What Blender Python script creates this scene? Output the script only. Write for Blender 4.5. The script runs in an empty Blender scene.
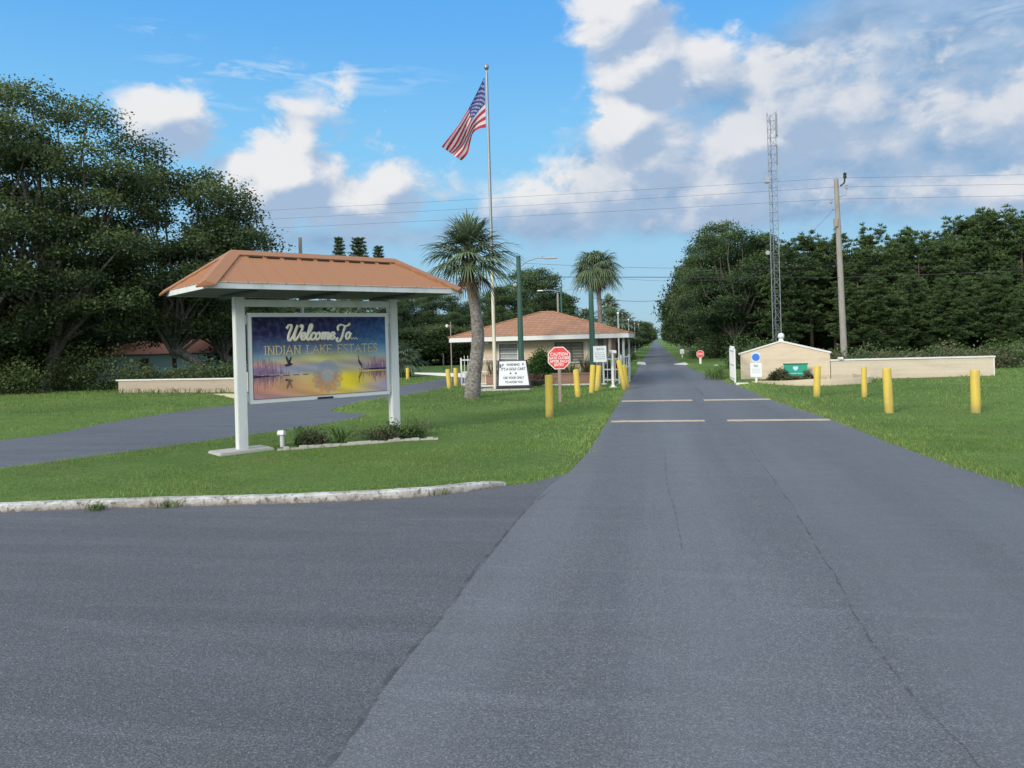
import bpy, math, random
import numpy as np
from mathutils import Vector, Matrix
R = math.radians
rng = np.random.default_rng(7)
random.seed(7)
scn = bpy.context.scene
COL = bpy.data.collections.new('place'); scn.collection.children.link(COL)

# ------------------------------------------------------------------ camera
TH, RO, FPX, PX0, PY0, EYE = R(10.5), R(1.6), 770.0, 512.0, 342.0, 2.2
fw = Vector((-math.sin(TH), math.cos(TH), 0)); rt = Vector((math.cos(TH), math.sin(TH), 0)); up = Vector((0, 0, 1))
cr = rt*math.cos(RO) - up*math.sin(RO); cu = up*math.cos(RO) + rt*math.sin(RO)
cam = bpy.data.cameras.new('camera'); camo = bpy.data.objects.new('camera', cam); COL.objects.link(camo)
cam.sensor_width = 36; cam.lens = FPX/1024*36; cam.shift_y = -(384-PY0)/1024
cam.clip_start = 0.1; cam.clip_end = 6000
mw = Matrix((cr, cu, -fw)).transposed().to_4x4(); mw.translation = (0, 0, EYE); camo.matrix_world = mw
scn.camera = camo
def ray(px, py): return fw + cr*((px-PX0)/FPX) - cu*((py-PY0)/FPX)
def G(px, py, z=0.0):            # survey: the ground point below a sighted direction
    d = ray(px, py); t = (z-EYE)/d.z
    return (d.x*t, d.y*t)
def W(px, d):                    # plan position at distance d along a bearing
    v = ray(px, 342)*d; return (v.x, v.y)
def Z(px, py, d): return EYE + ray(px, py).z*d
def P3(px, py, d):
    v = ray(px, py)*d; return Vector((v.x, v.y, v.z+EYE))

# ------------------------------------------------------------------ object helpers
def tag(o, label=None, cat=None, group=None, kind=None):
    if label: o['label'] = label
    if cat: o['category'] = cat
    if group: o['group'] = group
    if kind: o['kind'] = kind
    return o
def thing(name, label, cat, loc=(0, 0, 0), rz=0, group=None):
    o = bpy.data.objects.new(name, None); COL.objects.link(o); o.empty_display_size = .1
    o.location = loc; o.rotation_euler = (0, 0, rz)
    return tag(o, label, cat, group)
def dup(root, label=None, group=None):
    r = root.copy(); COL.objects.link(r)
    if label: r['label'] = label
    if group: r['group'] = group
    for ch in list(root.children):
        c = ch.copy(); COL.objects.link(c); c.parent = r
        for g in list(ch.children):
            k = g.copy(); COL.objects.link(k); k.parent = c
    return r
def nlink(name, me, mat, parent=None, smooth=False):
    o = bpy.data.objects.new(name, me); COL.objects.link(o)
    for m in (mat if isinstance(mat, (list, tuple)) else [mat]): me.materials.append(m)
    if smooth: me.polygons.foreach_set('use_smooth', [True]*len(me.polygons))
    if parent is not None: o.parent = parent
    return o
def npmesh(name, V, nper, tint=None, idx=None, col=None):
    """V: (n*nper,3) array, consecutive nper verts form one face (or idx gives the faces)"""
    V = np.asarray(V, dtype=np.float32).reshape(-1, 3)
    if idx is None: idx = np.arange(len(V), dtype=np.int32)
    idx = np.asarray(idx, dtype=np.int32).ravel(); n = len(idx)//nper
    me = bpy.data.meshes.new(name)
    me.vertices.add(len(V)); me.vertices.foreach_set('co', V.ravel())
    me.loops.add(len(idx)); me.loops.foreach_set('vertex_index', idx)
    me.polygons.add(n); me.polygons.foreach_set('loop_start', np.arange(0, n*nper, nper, dtype=np.int32))
    me.update(calc_edges=True); me.validate()
    if tint is not None:
        a = me.attributes.new('tint', 'FLOAT', 'FACE'); a.data.foreach_set('value', np.asarray(tint, dtype=np.float32))
    if col is not None:
        a = me.attributes.new('paint', 'FLOAT_COLOR', 'POINT'); a.data.foreach_set('color', np.asarray(col, dtype=np.float32).ravel())
    return me

class MB:
    def __init__(s): s.v = []; s.f = []; s.m = []
    def add(s, vs, fs, m=0):
        b = len(s.v); s.v += [tuple(v) for v in vs]; s.f += [tuple(b+i for i in f) for f in fs]; s.m += [m]*len(fs); return s
    def box(s, c, d, rz=0, rx=0, ry=0, m=0, taper=1.0):
        M = Matrix.Translation(c) @ Matrix.Rotation(rz, 4, 'Z') @ Matrix.Rotation(ry, 4, 'Y') @ Matrix.Rotation(rx, 4, 'X')
        x, y, z = d[0]/2, d[1]/2, d[2]/2; t = taper
        vs = [M @ Vector(p) for p in ((-x, -y, -z), (x, -y, -z), (x, y, -z), (-x, y, -z), (-x*t, -y*t, z), (x*t, -y*t, z), (x*t, y*t, z), (-x*t, y*t, z))]
        return s.add(vs, [(3, 2, 1, 0), (4, 5, 6, 7), (0, 1, 5, 4), (1, 2, 6, 5), (2, 3, 7, 6), (3, 0, 4, 7)], m)
    def tube(s, pts, rad, n=8, m=0, caps=True, flat=None):
        pts = [Vector(p) for p in pts]; k = len(pts)
        if not hasattr(rad, '__len__'): rad = [rad]*k
        vs = []; ref = None
        for i, p in enumerate(pts):
            t = (pts[min(i+1, k-1)]-pts[max(i-1, 0)])
            t = t.normalized() if t.length > 1e-9 else Vector((0, 0, 1))
            if ref is None:
                ref = t.cross(Vector((0, 0, 1)) if abs(t.z) < .9 else Vector((1, 0, 0))).normalized()
            else:
                ref = ref - t*ref.dot(t); ref = ref.normalized() if ref.length > 1e-6 else t.orthogonal().normalized()
            b = t.cross(ref)
            for j in range(n):
                a = 2*math.pi*j/n; q = p + (ref*math.cos(a) + b*math.sin(a))*rad[i]
                vs.append(q)
        if flat is not None:                    # squash towards a plane (axis y)
            vs = [Vector((q.x, flat + (q.y-flat)*.3, q.z)) for q in vs]
        fs = [(i*n+j, i*n+(j+1) % n, (i+1)*n+(j+1) % n, (i+1)*n+j) for i in range(k-1) for j in range(n)]
        if caps: fs += [tuple(range(n-1, -1, -1)), tuple((k-1)*n+j for j in range(n))]
        return s.add(vs, fs, m)
    def lathe(s, prof, c=(0, 0, 0), n=16, m=0, tilt=None):
        vs = []
        for r_, z_ in prof:
            for j in range(n):
                a = 2*math.pi*j/n; q = Vector((r_*math.cos(a), r_*math.sin(a), z_))
                if tilt is not None: q = tilt @ q
                vs.append(q + Vector(c))
        k = len(prof)
        fs = [(i*n+j, i*n+(j+1) % n, (i+1)*n+(j+1) % n, (i+1)*n+j) for i in range(k-1) for j in range(n)]
        fs += [tuple(range(n-1, -1, -1)), tuple((k-1)*n+j for j in range(n))]
        return s.add(vs, fs, m)
    def prism(s, poly, z0, z1, m=0):            # poly of (x,y), extruded in z
        n = len(poly)
        vs = [(x, y, z0) for x, y in poly] + [(x, y, z1) for x, y in poly]
        return s.add(vs, [tuple(range(n-1, -1, -1)), tuple(range(n, 2*n))] + [(i, (i+1) % n, n+(i+1) % n, n+i) for i in range(n)], m)
    def vprism(s, poly, y0, y1, m=0):           # poly of (x,z), extruded in y (front face at y0)
        n = len(poly)
        vs = [(x, y0, z) for x, z in poly] + [(x, y1, z) for x, z in poly]
        return s.add(vs, [tuple(range(n)), tuple(range(2*n-1, n-1, -1))] + [(i, n+i, n+(i+1) % n, (i+1) % n) for i in range(n)], m)
    def build(s, name, mat, parent=None, smooth=False, bevel=0):
        me = bpy.data.meshes.new(name); me.from_pydata([tuple(v) for v in s.v], [], s.f); me.update()
        import bmesh as _b
        bm = _b.new(); bm.from_mesh(me); _b.ops.recalc_face_normals(bm, faces=bm.faces)
        if bevel: _b.ops.bevel(bm, geom=[e for e in bm.edges if e.is_manifold and e.calc_face_angle(0) > .6], offset=bevel, segments=2, affect='EDGES', clamp_overlap=True)
        bm.to_mesh(me); bm.free()
        o = nlink(name, me, mat, parent, False)
        if isinstance(mat, (list, tuple)) and not bevel: me.polygons.foreach_set('material_index', s.m)
        if smooth:
            me.polygons.foreach_set('use_smooth', [True]*len(me.polygons))
            me.set_sharp_from_angle(angle=R(40))
        return o
def oct_poly(r, cx=0, cz=0):
    return [(cx+r*math.cos(R(22.5+45*k)), cz+r*math.sin(R(22.5+45*k))) for k in range(8)]
def circ(r, cx=0, cz=0, n=24):
    return [(cx+r*math.cos(2*math.pi*k/n), cz+r*math.sin(2*math.pi*k/n)) for k in range(n)]
def text(name, body, mat, parent, x, y, z, width=None, height=.1, rx=R(90), offset=0.0, spacing=1.0):
    cu_ = bpy.data.curves.new(name, 'FONT'); cu_.body = body; cu_.align_x = 'CENTER'; cu_.align_y = 'CENTER'
    cu_.size = 1; cu_.extrude = .012; cu_.offset = offset; cu_.space_character = spacing; cu_.resolution_u = 4
    o = bpy.data.objects.new(name+'_tmp', cu_); COL.objects.link(o)
    dg = bpy.context.evaluated_depsgraph_get(); me = bpy.data.meshes.new_from_object(o.evaluated_get(dg))
    bpy.data.objects.remove(o); bpy.data.curves.remove(cu_)
    xs = [v.co.x for v in me.vertices]; ys = [v.co.y for v in me.vertices]
    w0, h0 = max(xs)-min(xs), max(ys)-min(ys); cx_, cy_ = (max(xs)+min(xs))/2, (max(ys)+min(ys))/2
    sy = height/h0; sx = (width/w0) if width else sy
    Mx = Matrix.Translation((x, y, z)) @ Matrix.Rotation(rx, 4, 'X')
    for v in me.vertices: v.co = Mx @ Vector(((v.co.x-cx_)*sx, (v.co.y-cy_)*sy, v.co.z*min(.1, sy)))
    me.name = name
    return nlink(name, me, mat, parent)

# ------------------------------------------------------------------ materials
class NT:
    def __init__(s, tree): s.t = tree; s.n = tree.nodes; s.l = tree.links
    def node(s, ty, **kw):
        n = s.n.new(ty)
        for k, v in kw.items(): setattr(n, k, v)
        return n
    def put(s, sock, v):
        if isinstance(v, bpy.types.NodeSocket): s.l.new(v, sock)
        elif v is not None: sock.default_value = v
    def m(s, op, a, b=None, c=None, clamp=False):
        n = s.node('ShaderNodeMath', operation=op, use_clamp=clamp)
        for i, v in enumerate((a, b, c)):
            if v is not None: s.put(n.inputs[i], v)
        return n.outputs[0]
    def vm(s, op, a, b=None):
        n = s.node('ShaderNodeVectorMath', operation=op); s.put(n.inputs[0], a)
        if b is not None: s.put(n.inputs[1], b)
        return n.outputs[1] if op in ('LENGTH', 'DOT_PRODUCT') else n.outputs[0]
    def noise(s, vec, scale, detail=4, rough=.55, dist=0):
        n = s.node('ShaderNodeTexNoise'); s.put(n.inputs['Vector'], vec); n.inputs['Scale'].default_value = scale
        n.inputs['Detail'].default_value = detail; n.inputs['Roughness'].default_value = rough; n.inputs['Distortion'].default_value = dist
        return n.outputs[0]
    def mapr(s, v, a, b, c=0., d=1., smooth=False):
        n = s.node('ShaderNodeMapRange'); n.interpolation_type = 'SMOOTHSTEP' if smooth else 'LINEAR'
        for i, q in enumerate((v, a, b, c, d)): s.put(n.inputs[i], q)
        return n.outputs[0]
    def mix(s, f, a, b, blend='MIX'):
        n = s.node('ShaderNodeMix', data_type='RGBA', blend_type=blend)
        s.put(n.inputs[0], f)
        for i, v in ((6, a), (7, b)):
            s.put(n.inputs[i], v if isinstance(v, bpy.types.NodeSocket) else (*v[:3], 1))
        return n.outputs[2]
    def sep(s, v):
        n = s.node('ShaderNodeSeparateXYZ'); s.put(n.inputs[0], v); return n.outputs
    def comb(s, x, y, z):
        n = s.node('ShaderNodeCombineXYZ'); [s.put(n.inputs[i], q) for i, q in enumerate((x, y, z))]; return n.outputs[0]
def newmat(name):
    mt = bpy.data.materials.new(name); mt.use_nodes = True; nt = NT(mt.node_tree); nt.n.clear()
    out = nt.node('ShaderNodeOutputMaterial'); b = nt.node('ShaderNodeBsdfPrincipled'); nt.l.new(b.outputs[0], out.inputs[0])
    return mt, nt, b, out
def pos(nt): return nt.node('ShaderNodeNewGeometry').outputs['Position']
def objc(nt): return nt.node('ShaderNodeTexCoord').outputs['Object']
def bump(nt, b, h, dist=.01, strength=.6):
    n = nt.node('ShaderNodeBump'); n.inputs['Strength'].default_value = strength; n.inputs['Distance'].default_value = dist
    nt.put(n.inputs['Height'], h); nt.l.new(n.outputs[0], b.inputs['Normal'])
def paint(name, c, rough=.5, dirt=.35, dirtc=(.18, .16, .13), scale=3., metal=0., bumpd=.002, streak=False, spec=.4):
    mt, nt, b, out = newmat(name); p = objc(nt)
    q = nt.vm('MULTIPLY', p, (1, 1, .25)) if streak else p
    n1 = nt.noise(q, scale, 6, .62); n2 = nt.noise(p, scale*14, 3, .6)
    f = nt.m('MULTIPLY', nt.mapr(n1, .45, .78), dirt)
    c1 = nt.mix(f, c, dirtc); c1 = nt.mix(nt.mapr(n2, .3, .7, 0, .16), c1, [x*.75 for x in c])
    nt.l.new(c1, b.inputs['Base Color']); b.inputs['Metallic'].default_value = metal
    b.inputs['Specular IOR Level'].default_value = spec
    nt.put(b.inputs['Roughness'], nt.mapr(n1, .2, .8, rough-.1, min(1, rough+.12)))
    bump(nt, b, nt.m('ADD', n2, nt.m('MULTIPLY', n1, .5)), bumpd)
    return mt
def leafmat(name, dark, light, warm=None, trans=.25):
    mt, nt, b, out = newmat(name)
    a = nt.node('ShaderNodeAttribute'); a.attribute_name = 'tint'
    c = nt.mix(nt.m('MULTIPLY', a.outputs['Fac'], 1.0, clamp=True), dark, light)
    if warm: c = nt.mix(nt.mapr(a.outputs['Fac'], .95, 1.1), c, warm)
    nt.l.new(c, b.inputs['Base Color']); b.inputs['Roughness'].default_value = .6; b.inputs['Specular IOR Level'].default_value = .25
    t = nt.node('ShaderNodeBsdfTranslucent'); nt.l.new(c, t.inputs[0])
    mx = nt.node('ShaderNodeMixShader'); mx.inputs[0].default_value = trans
    nt.l.new(b.outputs[0], mx.inputs[1]); nt.l.new(t.outputs[0], mx.inputs[2]); nt.l.new(mx.outputs[0], out.inputs[0])
    return mt
def barkmat(name, a, bb, zs=.15, scale=9, bd=.03):
    mt, nt, b, out = newmat(name); p = nt.vm('MULTIPLY', objc(nt), (1, 1, zs))
    n = nt.noise(p, scale, 7, .65); n2 = nt.noise(objc(nt), .9, 3)
    c = nt.mix(nt.mapr(n, .35, .68), a, bb); c = nt.mix(nt.mapr(n2, .4, .7, 0, .5), c, [x*.5 for x in a])
    nt.l.new(c, b.inputs['Base Color']); b.inputs['Roughness'].default_value = .9; bump(nt, b, n, bd, .9)
    return mt
M = {}
M['white'] = paint('white_paint', (.57, .59, .575), .55, .8, (.33, .34, .30), 2.6, streak=True)
M['white_clean'] = paint('white_trim', (.60, .61, .60), .45, .25, (.4, .4, .36), 2.0)
M['soffit'] = paint('soffit_paint', (.10, .105, .11), .7, .4, (.25, .25, .22))  # dark grey trim; the shadow under the roof is darkened into this colour
M['yellow'] = paint('yellow_paint', (.50, .375, .055), .6, .75, (.28, .22, .08), 4., streak=True)
def bollard_mat():
    mt, nt, b, out = newmat('chipped_yellow_paint'); p = pos(nt); z = nt.sep(objc(nt))[2]
    n = nt.noise(p, 3.2, 6, .65); f = nt.noise(p, 22, 5, .7); s = nt.noise(nt.vm('MULTIPLY', p, (9, 9, .8)), 1, 5, .6)
    c = nt.mix(nt.mapr(n, .35, .7), (.54, .40, .055), (.46, .35, .075)); c = nt.mix(nt.mapr(s, .52, .72, 0, .6), c, (.30, .24, .10))
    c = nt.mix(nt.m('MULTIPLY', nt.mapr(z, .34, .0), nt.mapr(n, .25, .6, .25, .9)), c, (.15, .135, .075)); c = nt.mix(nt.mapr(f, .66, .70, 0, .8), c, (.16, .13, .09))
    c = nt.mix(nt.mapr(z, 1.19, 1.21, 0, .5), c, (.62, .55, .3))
    nt.l.new(c, b.inputs['Base Color']); b.inputs['Roughness'].default_value = .62; b.inputs['Specular IOR Level'].default_value = .3; bump(nt, b, nt.m('ADD', f, n), .005); return mt
M['yellow'] = bollard_mat()
M['beige'] = paint('beige_stucco', (.57, .46, .33), .85, .35, (.36, .27, .18), 1.2, bumpd=.006)
M['cream'] = paint('cream_stucco', (.50, .44, .32), .85, .3, (.4, .33, .22), 1.2, bumpd=.006)
M['cap'] = paint('white_coping', (.60, .59, .56), .7, .4, (.4, .38, .32), 2.5)
M['concrete'] = paint('pale_concrete', (.40, .385, .34), .9, .5, (.28, .26, .21), 1.8, bumpd=.006)
M['galv'] = paint('galvanised_steel', (.42, .44, .46), .4, .3, (.25, .25, .25), 3., metal=.6)
M['pole'] = paint('flagpole_aluminium', (.30, .32, .34), .5, .3, (.22, .22, .22), 2., metal=.3)
M['pole_low'] = paint('flagpole_cream_paint', (.58, .55, .45), .6, .4, (.35, .32, .24), 3., streak=True)
M['greenpole'] = paint('green_pole_paint', (.035, .10, .075), .55, .4, (.05, .07, .05), 3., streak=True)
M['black'] = paint('black_plastic', (.015, .016, .018), .45, .3, (.05, .05, .05))
M['dark'] = paint('dark_void', (.02, .02, .02), .8, .2)
M['wood'] = paint('grey_wood', (.27, .25, .225), .9, .6, (.13, .11, .09), 5., streak=True, bumpd=.01)
M['postwood'] = paint('sign_post_wood', (.27, .21, .18), .85, .5, (.14, .1, .08), 6., streak=True)
M['red'] = paint('red_sign_face', (.62, .045, .045), .4, .3, (.75, .25, .22), 5.)
M['letter_white'] = paint('white_lettering', (.70, .68, .66), .5, .1)
M['letter_black'] = paint('black_lettering', (.03, .035, .04), .5, .1)
M['letter_grey'] = paint('faded_lettering', (.28, .36, .42), .5, .1)
M['signwhite'] = paint('sign_sheet', (.60, .625, .64), .4, .2, (.5, .5, .48))
M['blue'] = paint('blue_sign', (.035, .13, .52), .4, .2, (.1, .2, .5))
M['paleblue'] = paint('pale_blue_sign', (.42, .58, .80), .4, .2, (.4, .5, .6))
M['green'] = paint('green_sign', (.01, .27, .17), .4, .3, (.02, .15, .1))
M['gold'] = paint('gold_lettering', (.62, .46, .17), .45, .2, (.6, .45, .2))
M['goldfade'] = paint('faded_gold_lettering', (.50, .39, .17), .45, .9, (.27, .29, .30), 1.5)
M['script'] = paint('cream_lettering', (.80, .76, .66), .45, .1, (.8, .7, .4))
M['housepaint'] = paint('blue_house_paint', (.55, .82, .95), .8, .2, (.4, .6, .75), 1.)  # blue lightened to make up for the shade of the oaks
M['houseroof'] = paint('terracotta_roof', (.26, .10, .055), .8, .5, (.15, .07, .04), 3.)
M['brass'] = paint('gilded_ball', (.25, .25, .25), .3, .2, metal=.6)
M['towersteel'] = paint('tower_steel', (.22, .24, .27), .5, .4, (.14, .13, .12), metal=.3)
M['insul'] = paint('insulator', (.30, .31, .33), .3, .2)
M['cable'] = paint('cable', (.04, .04, .045), .6, .2)
M['terracotta'] = paint('dark_pot', (.07, .05, .045), .6, .4)
M['glassdark'] = paint('window_pane', (.10, .115, .13), .15, .3, (.2, .2, .2), 2., spec=.6)
M['louvre'] = paint('louvre_glass', (.22, .245, .25), .22, .4, (.35, .34, .3), 3., spec=.6)
M['louvre_dull'] = paint('louvre_glass_olive', (.22, .22, .15), .35, .5, (.32, .33, .3), 4., spec=.5)
M['pinkbrick'] = paint('painted_brick_panel', (.42, .25, .19), .8, .5, (.2, .12, .08), 7.)

M['oakleaf'] = leafmat('oak_leaf', (.013, .030, .012), (.150, .198, .064))
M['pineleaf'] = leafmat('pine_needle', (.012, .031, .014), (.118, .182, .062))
M['broadleaf'] = leafmat('broad_leaf', (.012, .026, .010), (.09, .14, .045))
M['bushleaf'] = leafmat('bush_leaf', (.014, .042, .010), (.10, .21, .045))
M['dullleaf'] = leafmat('dull_leaf', (.035, .045, .02), (.17, .17, .085))
M['palmleaf'] = leafmat('palm_leaf', (.036, .066, .036), (.19, .25, .135), trans=.3)
M['palmdead'] = leafmat('dead_frond', (.05, .038, .025), (.17, .13, .08))
M['needledull'] = leafmat('deadplant', (.10, .05, .05), (.26, .15, .14))
M['weedleaf'] = leafmat('weed_leaf', (.03, .06, .015), (.12, .19, .05))
M['grassblade'] = leafmat('grass_blade', (.070, .135, .028), (.285, .415, .105), warm=(.30, .25, .10), trans=.35)
M['oakbark'] = barkmat('oak_bark', (.04, .037, .032), (.19, .18, .16))
M['pinebark'] = barkmat('pine_bark', (.05, .038, .03), (.17, .13, .11))
M['palmbark'] = barkmat('palm_bark', (.09, .082, .074), (.34, .31, .275), zs=1.6, scale=9, bd=.10)

def fn_asphalt(name, base, warm, kind):
    mt, nt, b, out = newmat(name); p = pos(nt)
    big = nt.noise(p, .22, 5, .6); mid = nt.noise(p, 1.7, 5, .62); streak = nt.noise(nt.vm('MULTIPLY', p, (2.2, .10, 1)), 1, 4, .6)
    cross = nt.noise(nt.vm('MULTIPLY', p, (.16, 1.6, 1)), 1, 4, .6)
    fine = nt.noise(p, 85, 2, .7); grit = nt.node('ShaderNodeTexVoronoi'); grit.inputs['Scale'].default_value = 55; nt.l.new(p, grit.inputs['Vector'])
    c = nt.mix(nt.mapr(big, .3, .7), [x*.80 for x in base], [x*1.16 for x in base])
    c = nt.mix(nt.mapr(mid, .35, .72, 0, .5), c, warm)
    s = streak if kind == 'road' else cross
    c = nt.mix(nt.mapr(s, .38, .66, 0, .42), c, [x*.70 for x in base])
    c = nt.mix(nt.mapr(s, .60, .30, 0, .30), c, [x*1.3 for x in base])
    sc2 = nt.noise(nt.vm('MULTIPLY', p, (.22, 2.6, 1)), 1.3, 5, .68); c = nt.mix(nt.mapr(sc2, .56, .70, 0, .5), c, [x*1.5 for x in base]); c = nt.mix(nt.mapr(sc2, .46, .30, 0, .6), c, [x*.72 for x in warm])
    c = nt.mix(nt.mapr(fine, .36, .60, .72, 0), c, [x*.18 for x in base])
    med = nt.noise(p, 62, 3, .8); c = nt.mix(nt.mapr(med, .40, .56, .50, 0), c, [x*.42 for x in base]); c = nt.mix(nt.mapr(med, .54, .68, 0, .50), c, [x*1.9 for x in base])
    rnd = nt.sep(grit.outputs['Color'])[0]
    c = nt.mix(nt.m('MULTIPLY', nt.mapr(grit.outputs['Distance'], .30, .15), nt.mapr(rnd, .72, .95, 0, .75)), c, (.30, .31, .32))
    pit = nt.noise(p, 6.5, 6, .75)
    c = nt.mix(nt.mapr(pit, .60, .74, 0, .55), c, [x*.45 for x in base])
    if kind == 'road':
        x = nt.sep(p)[0]
        wheel = nt.m('ADD', nt.m('COSINE', nt.m('MULTIPLY', nt.m('SUBTRACT', x, .35), 3.3)), 0)
        c = nt.mix(nt.mapr(wheel, -1, 1, .0, .16), c, [q*1.45 for q in base])
        old = nt.m('MULTIPLY', nt.mapr(nt.m('ADD', x, nt.m('MULTIPLY', mid, .5)), 1.7, 2.2), nt.mapr(pit, .35, .6, .15, .45))
        c = nt.mix(old, c, [q*.66 for q in base])
    nt.l.new(c, b.inputs['Base Color']); nt.put(b.inputs['Roughness'], nt.mapr(mid, .3, .7, .66, .86)); b.inputs['Specular IOR Level'].default_value = .42
    bump(nt, b, nt.m('ADD', fine, nt.m('MULTIPLY', pit, .8)), .012, .7)
    return mt
M['road'] = fn_asphalt('road_asphalt', (.138, .145, .153), (.144, .140, .138), 'road')
M['apron'] = fn_asphalt('apron_asphalt', (.117, .121, .128), (.128, .119, .114), 'apron')
M['side'] = fn_asphalt('side_asphalt', (.130, .138, .152), (.122, .125, .132), 'apron')

def ground_mat():
    mt, nt, b, out = newmat('lawn_ground'); p = pos(nt)
    a = nt.noise(p, .16, 4, .6); m_ = nt.noise(p, .9, 5, .65); f = nt.noise(p, 14, 5, .7); ff = nt.noise(p, 60, 2, .7)
    c = nt.mix(nt.mapr(a, .35, .65), (.100, .170, .040), (.160, .262, .062))
    c = nt.mix(nt.mapr(m_, .45, .75, 0, .6), c, (.21, .24, .085))
    c = nt.mix(nt.mapr(f, .3, .6, .75, 0), c, (.042, .075, .024))
    c = nt.mix(nt.mapr(ff, .55, .75, 0, .5), c, (.17, .20, .07))
    nt.l.new(c, b.inputs['Base Color']); b.inputs['Roughness'].default_value = .95; b.inputs['Specular IOR Level'].default_value = .1
    bump(nt, b, nt.m('ADD', f, ff), .06, .8)
    return mt
M['ground'] = ground_mat()
def kerb_mat():
    mt, nt, b, out = newmat('weathered_kerb'); p = pos(nt)
    a = nt.noise(p, 2.4, 7, .7); f = nt.noise(p, 13, 5, .75); z = nt.sep(p)[2]
    c = nt.mix(nt.mapr(a, .40, .60), (.46, .455, .43), (.27, .255, .225))
    c = nt.mix(nt.mapr(f, .53, .62, 0, .9), c, (.07, .06, .05))
    c = nt.mix(nt.m('MULTIPLY', nt.mapr(z, .06, .0), nt.mapr(f, .3, .55)), c, (.14, .11, .085))
    nt.l.new(c, b.inputs['Base Color']); b.inputs['Roughness'].default_value = .95; bump(nt, b, f, .02, .8)
    return mt
M['kerb'] = kerb_mat()
def block_wall(name, c0, sc=(1.6, 1.0), dark=(.3, .22, .15)):     # faint, worn coursing
    mt, nt, b, out = newmat(name); p = objc(nt); x, y, z = nt.sep(p)
    br = nt.node('ShaderNodeTexBrick'); nt.l.new(nt.comb(x, z, 0), br.inputs['Vector'])
    br.inputs['Scale'].default_value = 1; br.inputs['Brick Width'].default_value = .8; br.inputs['Row Height'].default_value = .2
    br.inputs['Mortar Size'].default_value = .008; br.inputs['Mortar Smooth'].default_value = .5
    br.inputs['Color1'].default_value = (*c0, 1); br.inputs['Color2'].default_value = (c0[0]*.97, c0[1]*.965, c0[2]*.96, 1); br.inputs['Mortar'].default_value = (c0[0]*.90, c0[1]*.89, c0[2]*.87, 1)
    n = nt.noise(nt.vm('MULTIPLY', p, (.5, .5, 2.5)), 1.1, 6, .65); n2 = nt.noise(p, 26, 3, .6)
    c = nt.mix(nt.mapr(n, .52, .70, 0, .7), br.outputs[0], [q*.72 for q in c0]); c = nt.mix(nt.mapr(n2, .4, .7, 0, .2), c, dark)
    c = nt.mix(nt.m('MULTIPLY', nt.mapr(z, .30, .0), nt.mapr(n, .3, .6, .1, .5)), c, dark)
    nt.l.new(c, b.inputs['Base Color']); b.inputs['Roughness'].default_value = .9; bump(nt, b, nt.m('ADD', n2, br.outputs['Fac']), .006, .5)
    return mt
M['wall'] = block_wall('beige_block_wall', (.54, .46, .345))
M['wall_low'] = block_wall('beige_block_wall_greyer', (.52, .455, .355))  # slightly greyer beige for the low wall
M['wall_left'] = block_wall('beige_block_wall_shade_tinted', (.36, .30, .235))  # darker copy of the wall beige, tree shade mixed into the colour
M['planterbrick'] = block_wall('brown_brick', (.25, .15, .105), dark=(.12, .07, .05))
def roof_shingle():
    mt, nt, b, out = newmat('brown_shingle'); p = objc(nt); x, y, z = nt.sep(p)
    br = nt.node('ShaderNodeTexBrick'); nt.l.new(nt.comb(nt.m('ADD', x, nt.m('MULTIPLY', y, .37)), nt.m('MULTIPLY', z, 1), 0), br.inputs['Vector'])
    br.inputs['Scale'].default_value = 1; br.inputs['Brick Width'].default_value = .32; br.inputs['Row Height'].default_value = .10; br.inputs['Mortar Size'].default_value = .011
    br.inputs['Color1'].default_value = (.37, .182, .088, 1); br.inputs['Color2'].default_value = (.30, .146, .072, 1); br.inputs['Mortar'].default_value = (.17, .08, .05, 1)
    n = nt.noise(p, 1.3, 5, .6); c = nt.mix(nt.mapr(n, .45, .75, 0, .5), br.outputs[0], (.27, .14, .09))
    nt.l.new(c, b.inputs['Base Color']); b.inputs['Roughness'].default_value = .85; bump(nt, b, br.outputs['Fac'], .01, .6)
    return mt
M['shingle'] = roof_shingle()
M['copper'] = paint('copper_metal_roof', (.33, .148, .058), .6, .35, (.36, .15, .07), 1.4, metal=.15, bumpd=.001, spec=.5)
M['copper_cap'] = paint('copper_ridge_cap', (.31, .142, .06), .58, .4, (.33, .14, .075), 1.4, metal=.15, bumpd=.001)
M['marking'] = paint('worn_cream_marking', (.47, .36, .235), .8, .75, (.30, .25, .2), 3.5, bumpd=.003)
def attr_mat(name):
    mt, nt, b, out = newmat(name); a = nt.node('ShaderNodeAttribute'); a.attribute_name = 'paint'
    n = nt.noise(objc(nt), 9, 4, .6); c = nt.mix(nt.mapr(n, .45, .8, 0, .15), a.outputs['Color'], (.4, .4, .4))
    nt.l.new(c, b.inputs['Base Color']); b.inputs['Roughness'].default_value = .6; b.inputs['Specular IOR Level'].default_value = .12
    return mt
M['panel_art'] = attr_mat('printed_vinyl')
def crack_mat():
    mt, nt, b, out = newmat('asphalt_crack'); p = pos(nt)
    n = nt.noise(p, 16, 5, .75); n2 = nt.noise(p, 5, 4, .7)
    nt.l.new(nt.mix(nt.mapr(n, .62, .72), (.05, .051, .053), (.24, .24, .24)), b.inputs['Base Color']); b.inputs['Roughness'].default_value = .95
    tr = nt.node('ShaderNodeBsdfTransparent'); mx = nt.node('ShaderNodeMixShader')
    nt.l.new(nt.mapr(n2, .40, .62, .0, .5), mx.inputs[0]); nt.l.new(tr.outputs[0], mx.inputs[1]); nt.l.new(b.outputs[0], mx.inputs[2]); nt.l.new(mx.outputs[0], out.inputs[0])
    return mt
M['crack'] = crack_mat()
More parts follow.
